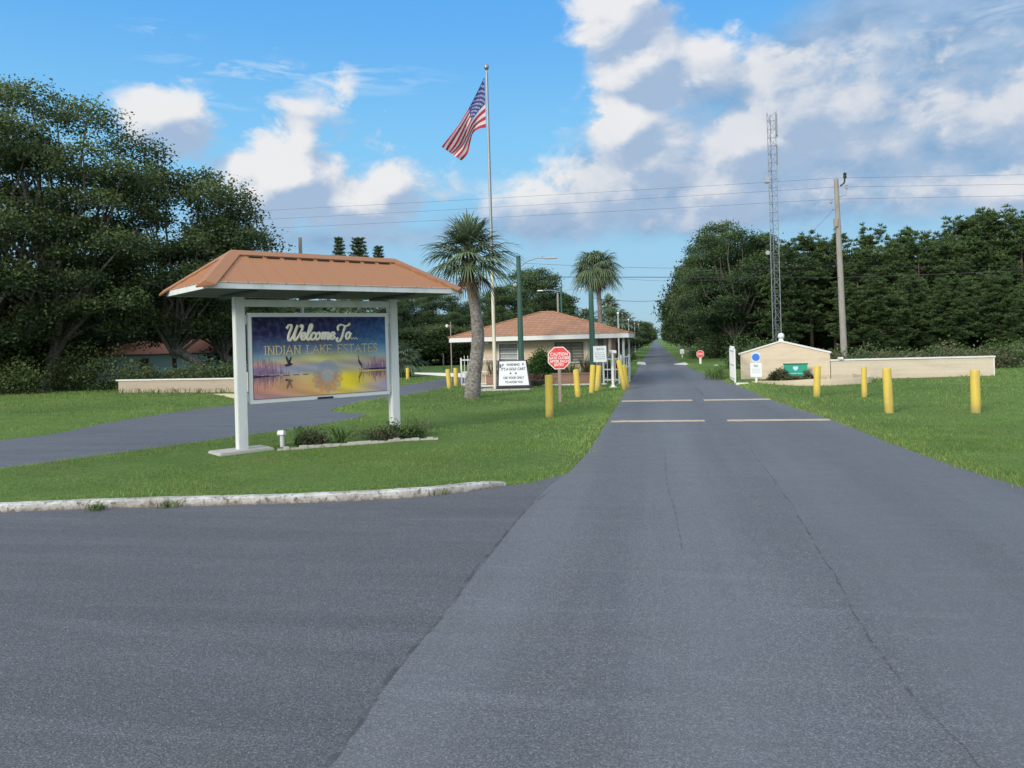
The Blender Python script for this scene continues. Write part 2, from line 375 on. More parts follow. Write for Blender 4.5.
def flag_mat():
    mt, nt, b, out = newmat('flag_cloth'); uv = nt.node('ShaderNodeUVMap').outputs[0]; x, y, _ = nt.sep(uv)   # y: 0 bottom .. 1 top
    st = nt.m('MODULO', nt.m('FLOOR', nt.m('MULTIPLY', y, 13)), 2)            # stripe 0 (bottom) red
    c = nt.mix(st, (.46, .028, .05), (.64, .62, .62))
    canton = nt.m('MULTIPLY', nt.m('LESS_THAN', x, .40), nt.m('GREATER_THAN', y, 6/13))
    cx_ = nt.m('DIVIDE', x, .40); cy_ = nt.m('DIVIDE', nt.m('SUBTRACT', y, 6/13), 7/13)
    def grid(nx, ny, ox, oy):
        fx = nt.m('SUBTRACT', nt.m('FRACT', nt.m('ADD', nt.m('MULTIPLY', cx_, nx), ox)), .5); fy = nt.m('SUBTRACT', nt.m('FRACT', nt.m('ADD', nt.m('MULTIPLY', cy_, ny), oy)), .5)
        dx = nt.m('DIVIDE', fx, nx/1.32); dy = nt.m('DIVIDE', fy, ny)
        rr = nt.m('SQRT', nt.m('ADD', nt.m('POWER', dx, 2), nt.m('POWER', dy, 2)))
        an = nt.m('ARCTAN2', dx, dy); star = nt.m('ADD', .034, nt.m('MULTIPLY', nt.m('COSINE', nt.m('MULTIPLY', an, 5)), .014))
        return nt.m('LESS_THAN', rr, star)
    s = nt.m('MAXIMUM', grid(6, 5, 0, 0), nt.m('MULTIPLY', grid(6, 5, .5, .5), nt.m('MULTIPLY', nt.m('MULTIPLY', nt.m('GREATER_THAN', cx_, .09), nt.m('LESS_THAN', cx_, .91)), nt.m('MULTIPLY', nt.m('GREATER_THAN', cy_, .1), nt.m('LESS_THAN', cy_, .9)))))
    c = nt.mix(canton, c, nt.mix(s, (.028, .04, .20), (.58, .58, .62)))
    nt.l.new(c, b.inputs['Base Color']); b.inputs['Roughness'].default_value = .75
    t = nt.node('ShaderNodeBsdfTranslucent'); nt.l.new(c, t.inputs[0]); mx = nt.node('ShaderNodeMixShader'); mx.inputs[0].default_value = .35
    nt.l.new(b.outputs[0], mx.inputs[1]); nt.l.new(t.outputs[0], mx.inputs[2]); nt.l.new(mx.outputs[0], out.inputs[0])
    return mt
M['flag'] = flag_mat()
# ------------------------------------------------------------------ world and sun
SUN_EL, SUN_AZ = R(24), R(-150)         # azimuth from +Y towards +X : low sun behind the viewer's left
def build_world():
    w = bpy.data.worlds.new('World'); scn.world = w; w.use_nodes = True; nt = NT(w.node_tree); nt.n.clear()
    out = nt.node('ShaderNodeOutputWorld'); bg = nt.node('ShaderNodeBackground'); nt.l.new(bg.outputs[0], out.inputs[0])
    sky = nt.node('ShaderNodeTexSky', sky_type='NISHITA'); sky.sun_disc = False; sky.sun_elevation = R(30); sky.sun_rotation = SUN_AZ
    sky.air_density = 1.0; sky.dust_density = .6; sky.ozone_density = 2.0
    d = nt.vm('NORMALIZE', nt.node('ShaderNodeTexCoord').outputs['Generated']); x, y, z = nt.sep(d)
    az = nt.m('ARCTAN2', x, y); el = nt.m('ARCSINE', z)
    nis = nt.vm('MULTIPLY', sky.outputs[0], SKY_TINT)
    base = nt.mix(nt.mapr(el, .02, .25), SKY_HORIZON, SKY_MID); base = nt.mix(nt.mapr(el, .20, .44, 0, 1, True), base, SKY_TOP); base = nt.mix(.12, base, nis)
    BR = [(160,112,36,24,1.3),(186,132,28,20,.9),(140,104,22,16,.8),(288,176,58,34,1.4),(300,150,22,24,.9),(260,190,44,22,.9),(340,200,80,30,.9),(385,183,40,26,.7),(320,104,32,13,.2),(540,196,46,26,.75),(600,190,50,30,.75),
          (622,18,42,36,1.3),(640,62,44,30,1.2),(700,76,60,34,.7),(624,128,34,28,1.4),(650,158,58,44,.9),(790,112,60,46,1.0),(768,92,30,44,1),(752,142,52,36,1.25),(842,104,60,40,.7),(925,125,80,40,.62),(1000,115,60,40,.55),(985,190,60,16,.6),(720,190,110,30,.7)]
    GR = [(700,210,200,26,.9),(560,224,150,20,.7),(850,180,170,44,1.0),(860,110,190,66,.8),(925,45,140,46,1.6),(1015,50,130,56,1.6),(400,238,230,16,.5),(700,92,66,20,.5),(880,160,110,30,.6),(640,190,70,40,.8),(860,12,60,26,.5),
          (1160,110,130,100,1),(-150,150,120,60,.9)]
    def azel(px, py):
        v = ray(px, py).normalized(); return math.atan2(v.x, v.y), math.asin(v.z)
    def field(az_, el_, L, soft=None):
        acc = None
        for (px, py, rx, ry, s) in L:
            a0, e0 = azel(px, py); rx *= 1.25; ry *= 1.3
            ux = nt.m('MULTIPLY', nt.m('SUBTRACT', az_, a0), FPX/rx); uy = nt.m('MULTIPLY', nt.m('SUBTRACT', el_, e0), FPX/ry)
            q = nt.m('SUBTRACT', 1, nt.m('SQRT', nt.m('MULTIPLY_ADD', ux, ux, nt.m('MULTIPLY', uy, uy))))
            q = nt.m('MULTIPLY', q, s)
            acc = q if acc is None else nt.m('SMOOTH_MAX', acc, q, .12)
        return nt.m('MAXIMUM', acc, -.7)
    def puff(dvec, amp, sc, puffy=False):
        v = nt.vm('MULTIPLY', dvec, (1, 1, 1.5)); n = nt.noise(v, sc, 7, .60, .25); f = nt.m('MULTIPLY', nt.m('SUBTRACT', n, .5), amp)
        if puffy:
            vo = nt.node('ShaderNodeTexVoronoi', feature='F1'); vo.normalize = True; vo.inputs['Scale'].default_value = sc*.85; vo.inputs['Detail'].default_value = 2; vo.inputs['Roughness'].default_value = .55
            nt.l.new(nt.vm('ADD', v, nt.vm('MULTIPLY', nt.comb(n, n, n), (.09, .07, .08))), vo.inputs['Vector'])
            f = nt.m('ADD', f, nt.m('MULTIPLY', nt.m('SUBTRACT', .42, vo.outputs['Distance']), 1.25))
        return f
    fb_ = field(az, el, BR)
    o = Vector((-.022, -.003, .024)); d2 = nt.vm('ADD', d, tuple(o))
    pu, pu2 = puff(d, 1.9, 15, True), puff(d2, 1.9, 15, True)
    db = nt.m('ADD', fb_, pu); db2 = nt.m('ADD', fb_, nt.m('ADD', pu2, .02))
    dg = nt.m('ADD', field(az, el, GR), puff(nt.vm('ADD', d, (3.1, 1.7, .4)), 1.15, 7))
    cb = nt.mapr(db, -.02, .60, 0, 1, True); cg = nt.mapr(dg, -.06, .62, 0, .94, True)
    fb2 = field(nt.m('ADD', az, -.016), nt.m('ADD', el, .026), BR)
    lit = nt.mapr(nt.m('ADD', nt.m('MULTIPLY', nt.m('SUBTRACT', pu, pu2), .62), nt.m('MULTIPLY', nt.m('SUBTRACT', fb_, fb2), 1.0)), -.30, .46, 0, 1, True)
    lit = nt.m('MULTIPLY', lit, nt.mapr(cg, 0, 1, 1, .70))
    thick = nt.mapr(db, .2, 1.2)
    colb = nt.mix(lit, C_SHADE, C_LIT)
    gtex = nt.noise(nt.vm('MULTIPLY', d, (1, 1, 2.2)), 12, 4, .6)
    colg = nt.mix(nt.mapr(gtex, .35, .68), C_GREY0, C_GREY1)
    c = nt.mix(nt.m('MULTIPLY', cg, .88), base, colg)
    c = nt.mix(nt.m('MULTIPLY', cb, .95), c, colb)
    ww = nt.noise(nt.vm('MULTIPLY', d, (1.2, 1.2, 7)), 9, 4, .65, .6)
    wf = field(az, el, [(300,76,120,13,1), (200,99,50,9,1), (160,32,30,8,.6), (1000,10,40,10,.5)])
    c = nt.mix(nt.m('MULTIPLY', nt.mapr(ww, .50, .72), nt.mapr(wf, -.1, .6, 0, .55)), c, (.80, .88, .95))
    # unseen over-bright cloud deck added overhead and behind to fill the scene
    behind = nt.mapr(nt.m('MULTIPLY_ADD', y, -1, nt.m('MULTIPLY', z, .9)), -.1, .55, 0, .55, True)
    c = nt.mix(behind, c, C_FILL_DECK)
    c = nt.mix(nt.mapr(z, -.02, -.06), c, (.10, .12, .08))
    # the picture's sky values are scaled so that the background strength stays small
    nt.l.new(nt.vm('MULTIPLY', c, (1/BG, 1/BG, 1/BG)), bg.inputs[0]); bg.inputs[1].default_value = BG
BG = .12
SKY_TINT = (.055, .075, .095); SKY_HORIZON = (.41, .63, .77); SKY_MID = (.265, .65, .99); SKY_TOP = (.125, .455, .96)
C_SHADE = (.38, .50, .68); C_LIT = (.87, .86, .86); C_GREY0 = (.225, .36, .56); C_GREY1 = (.42, .54, .71); C_FILL_DECK = (2.1, 2.1, 2.1)
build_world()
sd = bpy.data.lights.new('sun', 'SUN'); sd.energy = 3.3; sd.angle = R(14); sd.color = (1, .92, .80)
so = bpy.data.objects.new('sun', sd); COL.objects.link(so)
sv = Vector((math.sin(SUN_AZ)*math.cos(SUN_EL), math.cos(SUN_AZ)*math.cos(SUN_EL), math.sin(SUN_EL)))
so.rotation_euler = sv.to_track_quat('Z', 'Y').to_euler(); so.location = sv*80
scn.view_settings.view_transform = 'Standard'; scn.view_settings.look = 'None'; scn.view_settings.exposure = 0

# ------------------------------------------------------------------ ground, roads
def smooth_poly(pts, n=5):
    P_ = [Vector((*p, 0)) for p in pts]; o = []
    for i in range(len(P_)-1):
        p0, p1, p2, p3 = P_[max(i-1, 0)], P_[i], P_[i+1], P_[min(i+2, len(P_)-1)]
        for k in range(n):
            t = k/n; q = .5*((2*p1) + (p2-p0)*t + (2*p0-5*p1+4*p2-p3)*t*t + (3*p1-p0-3*p2+p3)*t**3); o.append((q.x, q.y))
    o.append((P_[-1].x, P_[-1].y)); return o
KERB = smooth_poly([(-15.2, 9.0), (-14.2, 8.15), (-12, 8.55), (-9.16, 9.37), (-7.83, 9.7), (-6.44, 9.95), (-5.0, 10.22), (-3.67, 10.6), (-2.9, 11.02), (-2.3, 11.62)], 4)
ROAD_L = [(-1.74, -12), (-1.76, 5), (-1.72, 8), (-1.7, 10), (-1.62, 11.6), (-1.45, 12.9), (-1.34, 15), (-1.3, 20), (-1.27, 29), (-1.30, 43), (-1.2, 80), (-1.1, 125), (-1.1, 1200)]
ROAD_R = [(30, -12), (30, 5.3), (14, 6.0), (8.5, 7.4), (6.2, 9.2), (4.95, 11.5), (4.68, 13.4), (4.5, 16), (4.36, 20.6), (3.85, 26.7), (3.5, 35.6), (2.7, 48), (2.2, 62), (2.0, 90), (1.9, 150), (1.9, 1200)]
SIDE_N = smooth_poly([(-17.5, 7.0), (-14.6, 10.4), (-12.64, 12.95), (-11.34, 15.69), (-9.65, 19.73), (-9.05, 22.2), (-9.3, 23.6), (-10.6, 24.4), (-11.25, 25.6), (-11.45, 28.2), (-11.35, 30.2), (-10.8, 32.5), (-10.45, 37.6), (-10.4, 60), (-10.4, 110)], 4)
SIDE_F = smooth_poly([(-22, 10.5), (-16.79, 17.24), (-17.0, 21.3), (-17.1, 25.6), (-16.2, 28.75), (-15.5, 31.2), (-14.3, 36.5), (-13.5, 40), (-13.1, 46), (-13.2, 60), (-13.4, 110)], 4)
APRON = [(-60, -12), (30, -12), (30, 5.3), (14, 6.0), (8.5, 7.4), (6.2, 9.2), (4.95, 11.5), (-1.5, 12.6), (-2.0, 11.75)] + [(x, y-.06) for x, y in KERB[::-1]] + [(-15.8, 9.4), (-18, 12), (-22, 10.5), (-60, 6)]
POLY_ROAD = [(x, y) for x, y in ROAD_L] + ROAD_R[::-1]
POLY_SIDE = SIDE_N + SIDE_F[::-1]
def inside(X, Y, poly):
    r = np.zeros(X.shape, bool); n = len(poly)
    for i in range(n):
        x1, y1 = poly[i]; x2, y2 = poly[(i+1) % n]
        if y1 == y2: continue
        c = ((y1 > Y) != (y2 > Y)) & (X < (x2-x1)*(Y-y1)/(y2-y1)+x1); r ^= c
    return r
def segdist(X, Y, pl):
    d = np.full(X.shape, 1e9)
    for (x1, y1), (x2, y2) in zip(pl[:-1], pl[1:]):
        L2 = (x2-x1)**2+(y2-y1)**2
        if L2 == 0: continue
        t = np.clip(((X-x1)*(x2-x1)+(Y-y1)*(y2-y1))/L2, 0, 1)
        d = np.minimum(d, np.hypot(X-x1-t*(x2-x1), Y-y1-t*(y2-y1)))
    return d
PAVES = [POLY_ROAD, POLY_SIDE, APRON]
def pave_dist(X, Y):             # > 0 on grass, < 0 on pavement
    d = np.full(X.shape, 1e9)
    for p in PAVES:
        e = segdist(X, Y, p+[p[0]]); d = np.minimum(d, np.where(inside(X, Y, p), -e, e))
    return d
def wob(X, Y): return .5*np.sin(X*.9+1.3*np.sin(Y*.37))+.5*np.sin(Y*.8+1.7*np.sin(X*.53))
def ramp(x, a, b): t = np.clip((x-a)/(b-a), 0, 1); return t*t*(3-2*t)
def height(X, Y):
    d = pave_dist(X, Y); k = segdist(X, Y, KERB)
    h = -.03 + .085*ramp(d, -.06, .45) + .02*wob(X, Y)*ramp(d, .3, 3)
    zone = np.exp(-(k/1.1)**4)
    hk = -.05 + .155*ramp(d, .24, .44)
    return h*(1-zone)+np.minimum(hk, .105)*zone
xs = np.concatenate([[-3000, -1200, -500, -250, -140, -90, -65], np.arange(-50, -26, 1.), np.arange(-26, 12, .22), np.arange(12, 40, 1.), [45, 60, 90, 140, 250, 500, 1200, 3000]])
ys = np.concatenate([[-400, -100, -40, -20, -8, 0, 4], np.arange(6.5, 42, .22), np.arange(42, 90, 1.2), [100, 130, 170, 230, 320, 500, 900, 1600, 3500]])
XX, YY = np.meshgrid(xs, ys, indexing='ij'); HH = height(XX, YY)
nx, ny = XX.shape; ii = np.arange(nx*ny).reshape(nx, ny)
q = np.stack([ii[:-1, :-1], ii[1:, :-1], ii[1:, 1:], ii[:-1, 1:]], -1).reshape(-1)
go = nlink('ground', npmesh('ground', np.stack([XX, YY, HH], -1).reshape(-1, 3), 4, idx=q), M['ground'], smooth=True); tag(go, kind='structure')
def hz_at(x, y): return float(height(np.array([float(x)]), np.array([float(y)]))[0])
def sheet(name, poly, z, mat):
    import bmesh as _b
    me = bpy.data.meshes.new(name); bm = _b.new(); vs = [bm.verts.new((x, y, z)) for x, y in poly]
    f = bm.faces.new(vs); f.normal_update()
    if f.normal.z < 0: f.normal_flip()
    _b.ops.triangulate(bm, faces=[f], ngon_method='EAR_CLIP'); bm.to_mesh(me); bm.free()
    return tag(nlink(name, me, mat), kind='structure')
sheet('entrance_apron', APRON, .004, M['apron']); sheet('main_road', POLY_ROAD, .009, M['road']); sheet('side_road', POLY_SIDE, .0065, M['side'])
# worn stop bars
def bar(x0, x1, y, dpt):
    n = 26; rr = random.Random(int(y*10+x0*7)); a = []; b_ = []
    for i in range(n+1):
        x = x0+(x1-x0)*i/n; a.append((x, y-dpt/2+rr.uniform(-.03, .03))); b_.append((x, y+dpt/2+rr.uniform(-.03, .03)))
    sheet('road_marking', a+b_[::-1], .014, M['marking'])
for y, dpt in ((20.6, .42), (27.3, .55)):
    bar(-1.2, 1.22, y, dpt); bar(1.78 if y < 24 else 1.6, 4.3 if y < 24 else 3.8, y, dpt)
# cracks and the seam between the two asphalts
def crack(pts, w, seed, step=.07, jit=.008):
    rr = random.Random(seed); L_ = []; pl = smooth_poly(pts, 8); j = 0.
    dense = []
    for (x1, y1), (x2, y2) in zip(pl[:-1], pl[1:]):
        n = max(1, int(math.hypot(x2-x1, y2-y1)/step)); dense += [(x1+(x2-x1)*k/n, y1+(y2-y1)*k/n) for k in range(n)]
    vs = []; fs = []
    for i, (x, y) in enumerate(dense):
        j = j*.75+rr.uniform(-jit, jit); ww = w*rr.uniform(.35, 1.3)
        vs += [(x+j-ww/2, y, .0135), (x+j+ww/2, y+.01, .0135)]
        if i and rr.random() < .94: fs.append((2*i-2, 2*i-1, 2*i+1, 2*i))
    me = bpy.data.meshes.new('road_crack'); me.from_pydata(vs, [], fs); tag(nlink('road_crack', me, M['crack']), kind='structure')
crack([(-1.55, 11.2), (-1.70, 9.8), (-1.76, 7.5), (-1.74, 5.9), (-1.79, 5.0), (-1.73, 3.7), (-1.74, 1)], .035, 1, jit=.009)
crack([(1.78, 18.5), (1.72, 13), (1.63, 9.5), (1.52, 7.2), (1.45, 5.8), (1.46, 4.9), (1.54, 4.2), (1.6, 2)], .02, 2)
crack([(.14, 15.2), (.12, 12), (.2, 9.6), (.22, 8)], .018, 3, jit=.0008)
crack([(1.66, 34), (1.75, 31), (1.7, 29.2), (1.95, 27.8)], .06, 4, jit=.012)
crack([(-1.3, 19.8), (.2, 19.9), (1.9, 19.7), (3.9, 19.9)], .02, 8, jit=.001)
# the old concrete kerb round the nose of the lawn
def kerb_mesh():
    rr = random.Random(3); pl = KERB; mb = MB(); rows = []
    dense = []
    for (x1, y1), (x2, y2) in zip(pl[:-1], pl[1:]):
        n = max(1, int(math.hypot(x2-x1, y2-y1)/.09)); dense += [(x1+(x2-x1)*k/n, y1+(y2-y1)*k/n) for k in range(n)]
    dense.append(pl[-1]); N = len(dense); hj = 0
    for i, (x, y) in enumerate(dense):
        x2, y2 = dense[min(i+1, N-1)]; x1, y1 = dense[max(i-1, 0)]; t = Vector((x2-x1, y2-y1, 0)).normalized(); n = Vector((-t.y, t.x, 0))
        hj = hj*.85+rr.uniform(-.0025, .0025); e = min(1, (N-1-i)/6)**.5; hh = (.108+hj)*(.35+.65*e); c = Vector((x, y, 0)); j = lambda: rr.uniform(-.003, .003)
        rows.append([c-n*(.0+j())+Vector((0, 0, -.03)), c+n*(.012+j())+Vector((0, 0, hh*.8)), c+n*(.035+j())+Vector((0, 0, hh)), c+n*(.13+j())+Vector((0, 0, hh+.006)), c+n*.15+Vector((0, 0, -.03))])
    vs = [v for r_ in rows for v in r_]; fs = [(i*5+k, (i+1)*5+k, (i+1)*5+k+1, i*5+k+1) for i in range(N-1) for k in range(4)]
    mb.add(vs, fs+[tuple(range(5)), tuple((N-1)*5+k for k in range(4, -1, -1))])
    o = mb.build('kerb', M['kerb']); tag(o, 'weathered white concrete kerb along the curved front of the sign lawn', 'kerb')
kerb_mesh()

# ------------------------------------------------------------------ grass blades
def grass():
    V = []; T = []
    def band(x0, x1, y0, y1, per, hgt, wid, dmin=-.05, dmax=1e9, edge=False):
        n = int((x1-x0)*(y1-y0)*per); x = rng.uniform(x0, x1, n); y = rng.uniform(y0, y1, n)
        dep = -x*math.sin(TH)+y*math.cos(TH); lat = x*math.cos(TH)+y*math.sin(TH)
        ok = (np.abs(lat) < dep*.72+1.5) & (dep > 6)
        x, y = x[ok], y[ok]; d = pave_dist(x, y); ok = (d > dmin+rng.uniform(-.03, .05, len(d))+.05*np.sin(x*7+y*5)+.07*np.sin(x*2.9-y*3.7+2*np.sin(y*1.3))) & (d < dmax)
        k = segdist(x, y, KERB); ok &= (k > .20) & ~((d < .0) & (k < .5)); x, y, d = x[ok], y[ok], d[ok]; n = len(x)
        z = height(x, y)-.01; a = rng.uniform(0, 2*np.pi, n); h = hgt*rng.uniform(.5, 1.25, n)*(.8+.35*wob(x*1.7, y*1.7)); w_ = wid*rng.uniform(.6, 1.3, n); la = rng.uniform(0, 2*np.pi, n); ln = h*rng.uniform(.1, .9, n)
        b = np.stack([x, y, z], 1); s = np.stack([np.cos(a)*w_/2, np.sin(a)*w_/2, 0*a], 1); tip = b+np.stack([np.cos(la)*ln, np.sin(la)*ln, h], 1)
        V.append(np.stack([b-s, b+s, tip], 1).reshape(-1, 3))
        patch = .5+.36*wob(x*.45+3, y*.45)+.17*np.sin(x*2.3+1.4*np.sin(y*1.9))+.12*np.sin(y*5.1+x*.7)
        t = np.clip(.12+.5*patch+.28*np.exp(-(np.maximum(d, 0)/.7)**2)+rng.normal(0, .17, n), 0, .93); dry = np.sin(x*.83+2.1*np.sin(y*.61+x*.2))*np.sin(y*.97+1.7*np.sin(x*.47)); t = np.where(rng.random(n) < .03+.16*(d < .25)+.20*np.clip((dry-.62)/.3, 0, 1), 1.1, t); T.append(t)
    band(-17, 8, 8, 16.5, 620, .055, .011)
    band(4, 16, 11, 19, 420, .055, .012)
    band(-22, 14, 16.5, 24, 240, .065, .018)
    band(-32, 24, 24, 34, 75, .09, .032)
    band(-45, 30, 34, 48, 26, .11, .055)
    for x0, x1, y0, y1 in ((-3, 0, 11, 40), (2.5, 7, 10, 40)): band(x0, x1, y0, y1, 240, .12, .02, -.10, .30)
    band(-18, -8, 11, 40, 110, .11, .02, -.08, .22)
    me = npmesh('lawn_grass', np.concatenate(V), 3, np.concatenate(T))
    tag(nlink('lawn_grass', me, M['grassblade']), 'short mown green grass blades covering the lawns beside the roads', 'grass', kind='stuff')
grass()
# ------------------------------------------------------------------ welcome sign
def welcome_sign():
    AL = R(50); Lp = (-8.588, 14.877); ln = 3.703
    t = thing('welcome_sign', 'roofed white timber welcome sign with a painted sunset lake panel on the front lawn', 'sign', (*Lp, 0), AL)
    PH = 3.31
    for s in (0, ln):
        o = MB().box((s, 0, PH/2-.05), (.205, .205, PH+.1)).build('post', M['white'], t, bevel=.012)
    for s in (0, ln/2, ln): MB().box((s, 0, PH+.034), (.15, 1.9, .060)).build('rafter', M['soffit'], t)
    MB().box((ln/2, 0, PH-.13), (ln-.205-.004, .15, .15)).build('beam', M['white'], t, bevel=.006)
    MB().box((-.02, .0, .015+hz_at(*Lp)), (1.15, .7, .08), rz=R(2)).build('footing', M['concrete'], t, bevel=.02)
    # hipped metal roof
    a, b, ze, zr, c = 1.287, 1.046, 3.515, 4.25, -.12
    x0, x1 = -b, ln+b; xa, xb = c, ln-c
    ov = .035
    rf = MB(); E = [(x0-ov, -a-ov, ze-.02), (x1+ov, -a-ov, ze-.02), (x1+ov, a+ov, ze-.02), (x0-ov, a+ov, ze-.02)]; K = [(xa, 0, zr), (xb, 0, zr)]
    rf.add(E+K, [(0, 1, 5, 4), (1, 2, 5), (2, 3, 4, 5), (3, 0, 4), (3, 2, 1, 0)])
    ro = rf.build('roof', M['copper'], t)
    # raised ribs on the sheets
    rb = MB()
    def rib(p, q, n):
        p, q, n = Vector(p), Vector(q), Vector(n).normalized(); rb.tube([p+n*.003, q+n*.003], .011, 5)
    nf = Vector((0, -(zr-ze), a)).normalized()
    for i in range(1, 15):
        x = x0+(x1-x0)*i/15
        k = 1.0 if xa <= x <= xb else (x-x0)/(xa-x0) if x < xa else (x1-x)/(x1-xb)
        for sg in (-1, 1): rib((x, sg*(a+ov), ze-.02), (x, sg*(a+ov)*(1-k), ze-.02+(zr-ze+.02)*k), (0, sg*(zr-ze), a))
    for i in range(1, 11):
        y = -a+2*a*i/11; k = 1-abs(y)/a
        rib((x0-ov, y, ze-.02), (x0-ov+(xa-x0+ov)*k, y, ze-.02+(zr-ze+.02)*k), (-(zr-ze), 0, xa-x0)); rib((x1+ov, y, ze-.02), (x1+ov-(x1+ov-xb)*k, y, ze-.02+(zr-ze+.02)*k), (zr-ze, 0, x1-xb))
    rb.build('roof_rib', M['copper'], ro, smooth=True)
    # wide folded ridge and hip caps, each a shallow V
    def capstrip(name, p, q, n1, n2, w=.20, lift=.035):
        p, q = Vector(p), Vector(q); dr = (q-p).normalized(); mbx = MB(); vs = []
        for e in (p, q):
            for n in (n1, None, n2):
                if n is None: vs.append(e+Vector((0, 0, lift+.012))); continue
                n = Vector(n).normalized(); s = dr.cross(n).normalized()
                if s.z > 0: s = -s
                vs.append(e+s*w+n*lift)
                vs.append(e+s*w+n*.004)
        # order per end: a_top,a_low,ridge,b_top,b_low
        f = [(1, 0, 5, 6), (0, 2, 7, 5), (2, 3, 8, 7), (3, 4, 9, 8)]
        mbx.add(vs, f+[(1, 0, 2, 3, 4), (6, 5, 7, 8, 9)]); mbx.build(name, M['copper_cap'], ro)
    NF, NB, NL, NR = (0, -(zr-ze), a), (0, zr-ze, a), (-(zr-ze), 0, xa-x0), (zr-ze, 0, x1-xb)
    capstrip('ridge_cap', K[0], K[1], NF, NB)
    for e, k, n1, n2 in ((0, 0, NF, NL), (3, 0, NB, NL), (1, 1, NF, NR), (2, 1, NB, NR)):
        p = Vector(E[e]); d_ = (p-Vector(K[k])).normalized(); capstrip('hip_cap', p+d_*.05, K[k], n1, n2)
    # dark strips stand in for the shadowed open flute ends along the caps
    gp = MB(); sl = math.atan2(zr-ze, a)
    for i in range(15):
        x = x0+(x1-x0)*(i+.5)/15
        if xa+.12 < x < xb-.12:
            yy = -.235; gp.box((x, yy, zr-(.235)*(zr-ze)/a+.022), ((x1-x0)/15*.74, .02, .030), rx=sl)
    gp.build('flute_shadow', M['dark'], ro); gp = MB()
    for sx in (1,):
        p, q = Vector(E[1]), Vector(K[1])
        for k in range(3):
            c0 = q.lerp(p, .16+.25*k); c1 = q.lerp(p, .33+.25*k); o_ = Vector((-.17, -.07, -.012)); gp.tube([c0+o_, c1+o_], .016, 5)
    gp.build('flute_shadow', M['dark'], ro)
    fz = ze-.07
    fb = MB(); w = .04
    fb.box(((x0+x1)/2, -a, fz), (x1-x0+w, w, .13)); fb.box(((x0+x1)/2, a, fz), (x1-x0+w, w, .13))
    fb.box((x0, 0, fz), (w, 2*a-w-.004, .13)); fb.box((x1, 0, fz), (w, 2*a-w-.004, .13)); fb.build('fascia', M['white'], t)
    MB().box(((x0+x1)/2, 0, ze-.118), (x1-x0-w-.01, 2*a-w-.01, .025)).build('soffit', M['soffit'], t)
    # sign board
    s0, s1, z0, z1, yo = .24, 3.46, 1.125, 2.885, -.075
    fr = MB(); fwid = .085
    fr.box(((s0+s1)/2, yo+.03, z1+fwid/2), (s1-s0+2*fwid, .07, fwid)); fr.box(((s0+s1)/2, yo+.03, z0-fwid/2), (s1-s0+2*fwid, .07, fwid))
    for x in (s0-fwid/2, s1+fwid/2): fr.box((x, yo+.03, (z0+z1)/2), (fwid, .07, z1-z0-.004))
    for x in (s0-fwid-.02, s1+fwid+.02):
        for z in (z0+.05, z1-.06): fr.box((x, yo+.055, z), (.12, .05, .2))
    fr.build('board_frame', M['white_clean'], t, bevel=.004)
    # printed landscape: per-vertex paint computed on a fine grid
    nu, nv = 321, 177; u = np.linspace(0, 1, nu)[:, None]*np.ones((1, nv)); v = np.ones((nu, 1))*np.linspace(0, 1, nv)[None, :]
    def L3(*stops):                       # vertical ramp
        ks = [s[0] for s in stops]; return np.stack([np.interp(v, ks, [s[1][i] for s in stops]) for i in range(3)], -1)
    left = L3((0, (.35, .20, .30)), (.10, (.58, .25, .19)), (.24, (.52, .27, .24)), (.29, (.28, .26, .38)), (.36, (.34, .33, .46)), (.42, (.60, .27, .20)), (.48, (.20, .34, .42)), (.58, (.10, .17, .34)), (.78, (.022, .025, .12)), (1, (.012, .012, .06)))
    midc = L3((0, (.62, .36, .14)), (.12, (.66, .40, .12)), (.27, (.62, .50, .16)), (.31, (.34, .36, .40)), (.40, (.30, .34, .38)), (.46, (.62, .55, .16)), (.52, (.40, .42, .24)), (.60, (.16, .22, .33)), (.80, (.035, .035, .15)), (1, (.018, .017, .085)))
    right = L3((0, (.42, .35, .42)), (.10, (.34, .30, .46)), (.20, (.60, .36, .24)), (.27, (.62, .42, .16)), (.33, (.36, .34, .36)), (.42, (.48, .32, .26)), (.50, (.24, .36, .42)), (.65, (.07, .24, .45)), (.85, (.04, .14, .38)), (1, (.02, .05, .20)))
    wl = np.clip(1-u/.5, 0, 1)[..., None]; wr = np.clip((u-.5)/.5, 0, 1)[..., None]; C = left*wl+right*wr+midc*(1-wl-wr)
    yel = np.exp(-((u-.70)/.15)**2)*np.exp(-((v-.15)/.15)**2); yel = np.clip(yel*1.15, 0, 1)[..., None]; C = C*(1-yel*.9)+np.array([.80, .64, .02])*yel*.9
    C *= (1+.10*np.sin(u*23+v*31+2*np.sin(v*17)))[..., None]*np.where((v < .28)[..., None], (1+.08*np.sin(v*260+3*np.sin(u*30)))[..., None], 1)
    def blend(mask, col, k): 
        nonlocal C; C = C*(1-mask[..., None]*k)+np.array(col)*mask[..., None]*k
    rg = np.random.default_rng(3)
    for (uc, wdt) in ((.08, .17), (.93, .16)):     # leafless shrubs and reflections
        for i in range(150):
            uu = uc+rg.normal(0, wdt*.42); hh_ = abs(rg.normal(0, .045))*np.exp(-((uu-uc)/wdt)**2)+.01
            m_ = (np.abs(u-uu-.05*(v-.30)*rg.normal()) < .0028) & (v > .295) & (v < .30+hh_*1.7); blend(m_.astype(float), (.22, .11, .22), .5)
            m_ = (np.abs(u-uu) < .0028) & (v < .275) & (v > .27-hh_*1.4); blend(m_.astype(float), (.16, .08, .16), .35)
    m_ = (np.abs(v-.275) < .012*np.clip(1-u/.22, 0, 1)+.004*(u < .4)*(np.sin(u*90) > -.3)); blend(m_.astype(float), (.01, .01, .02), .92)
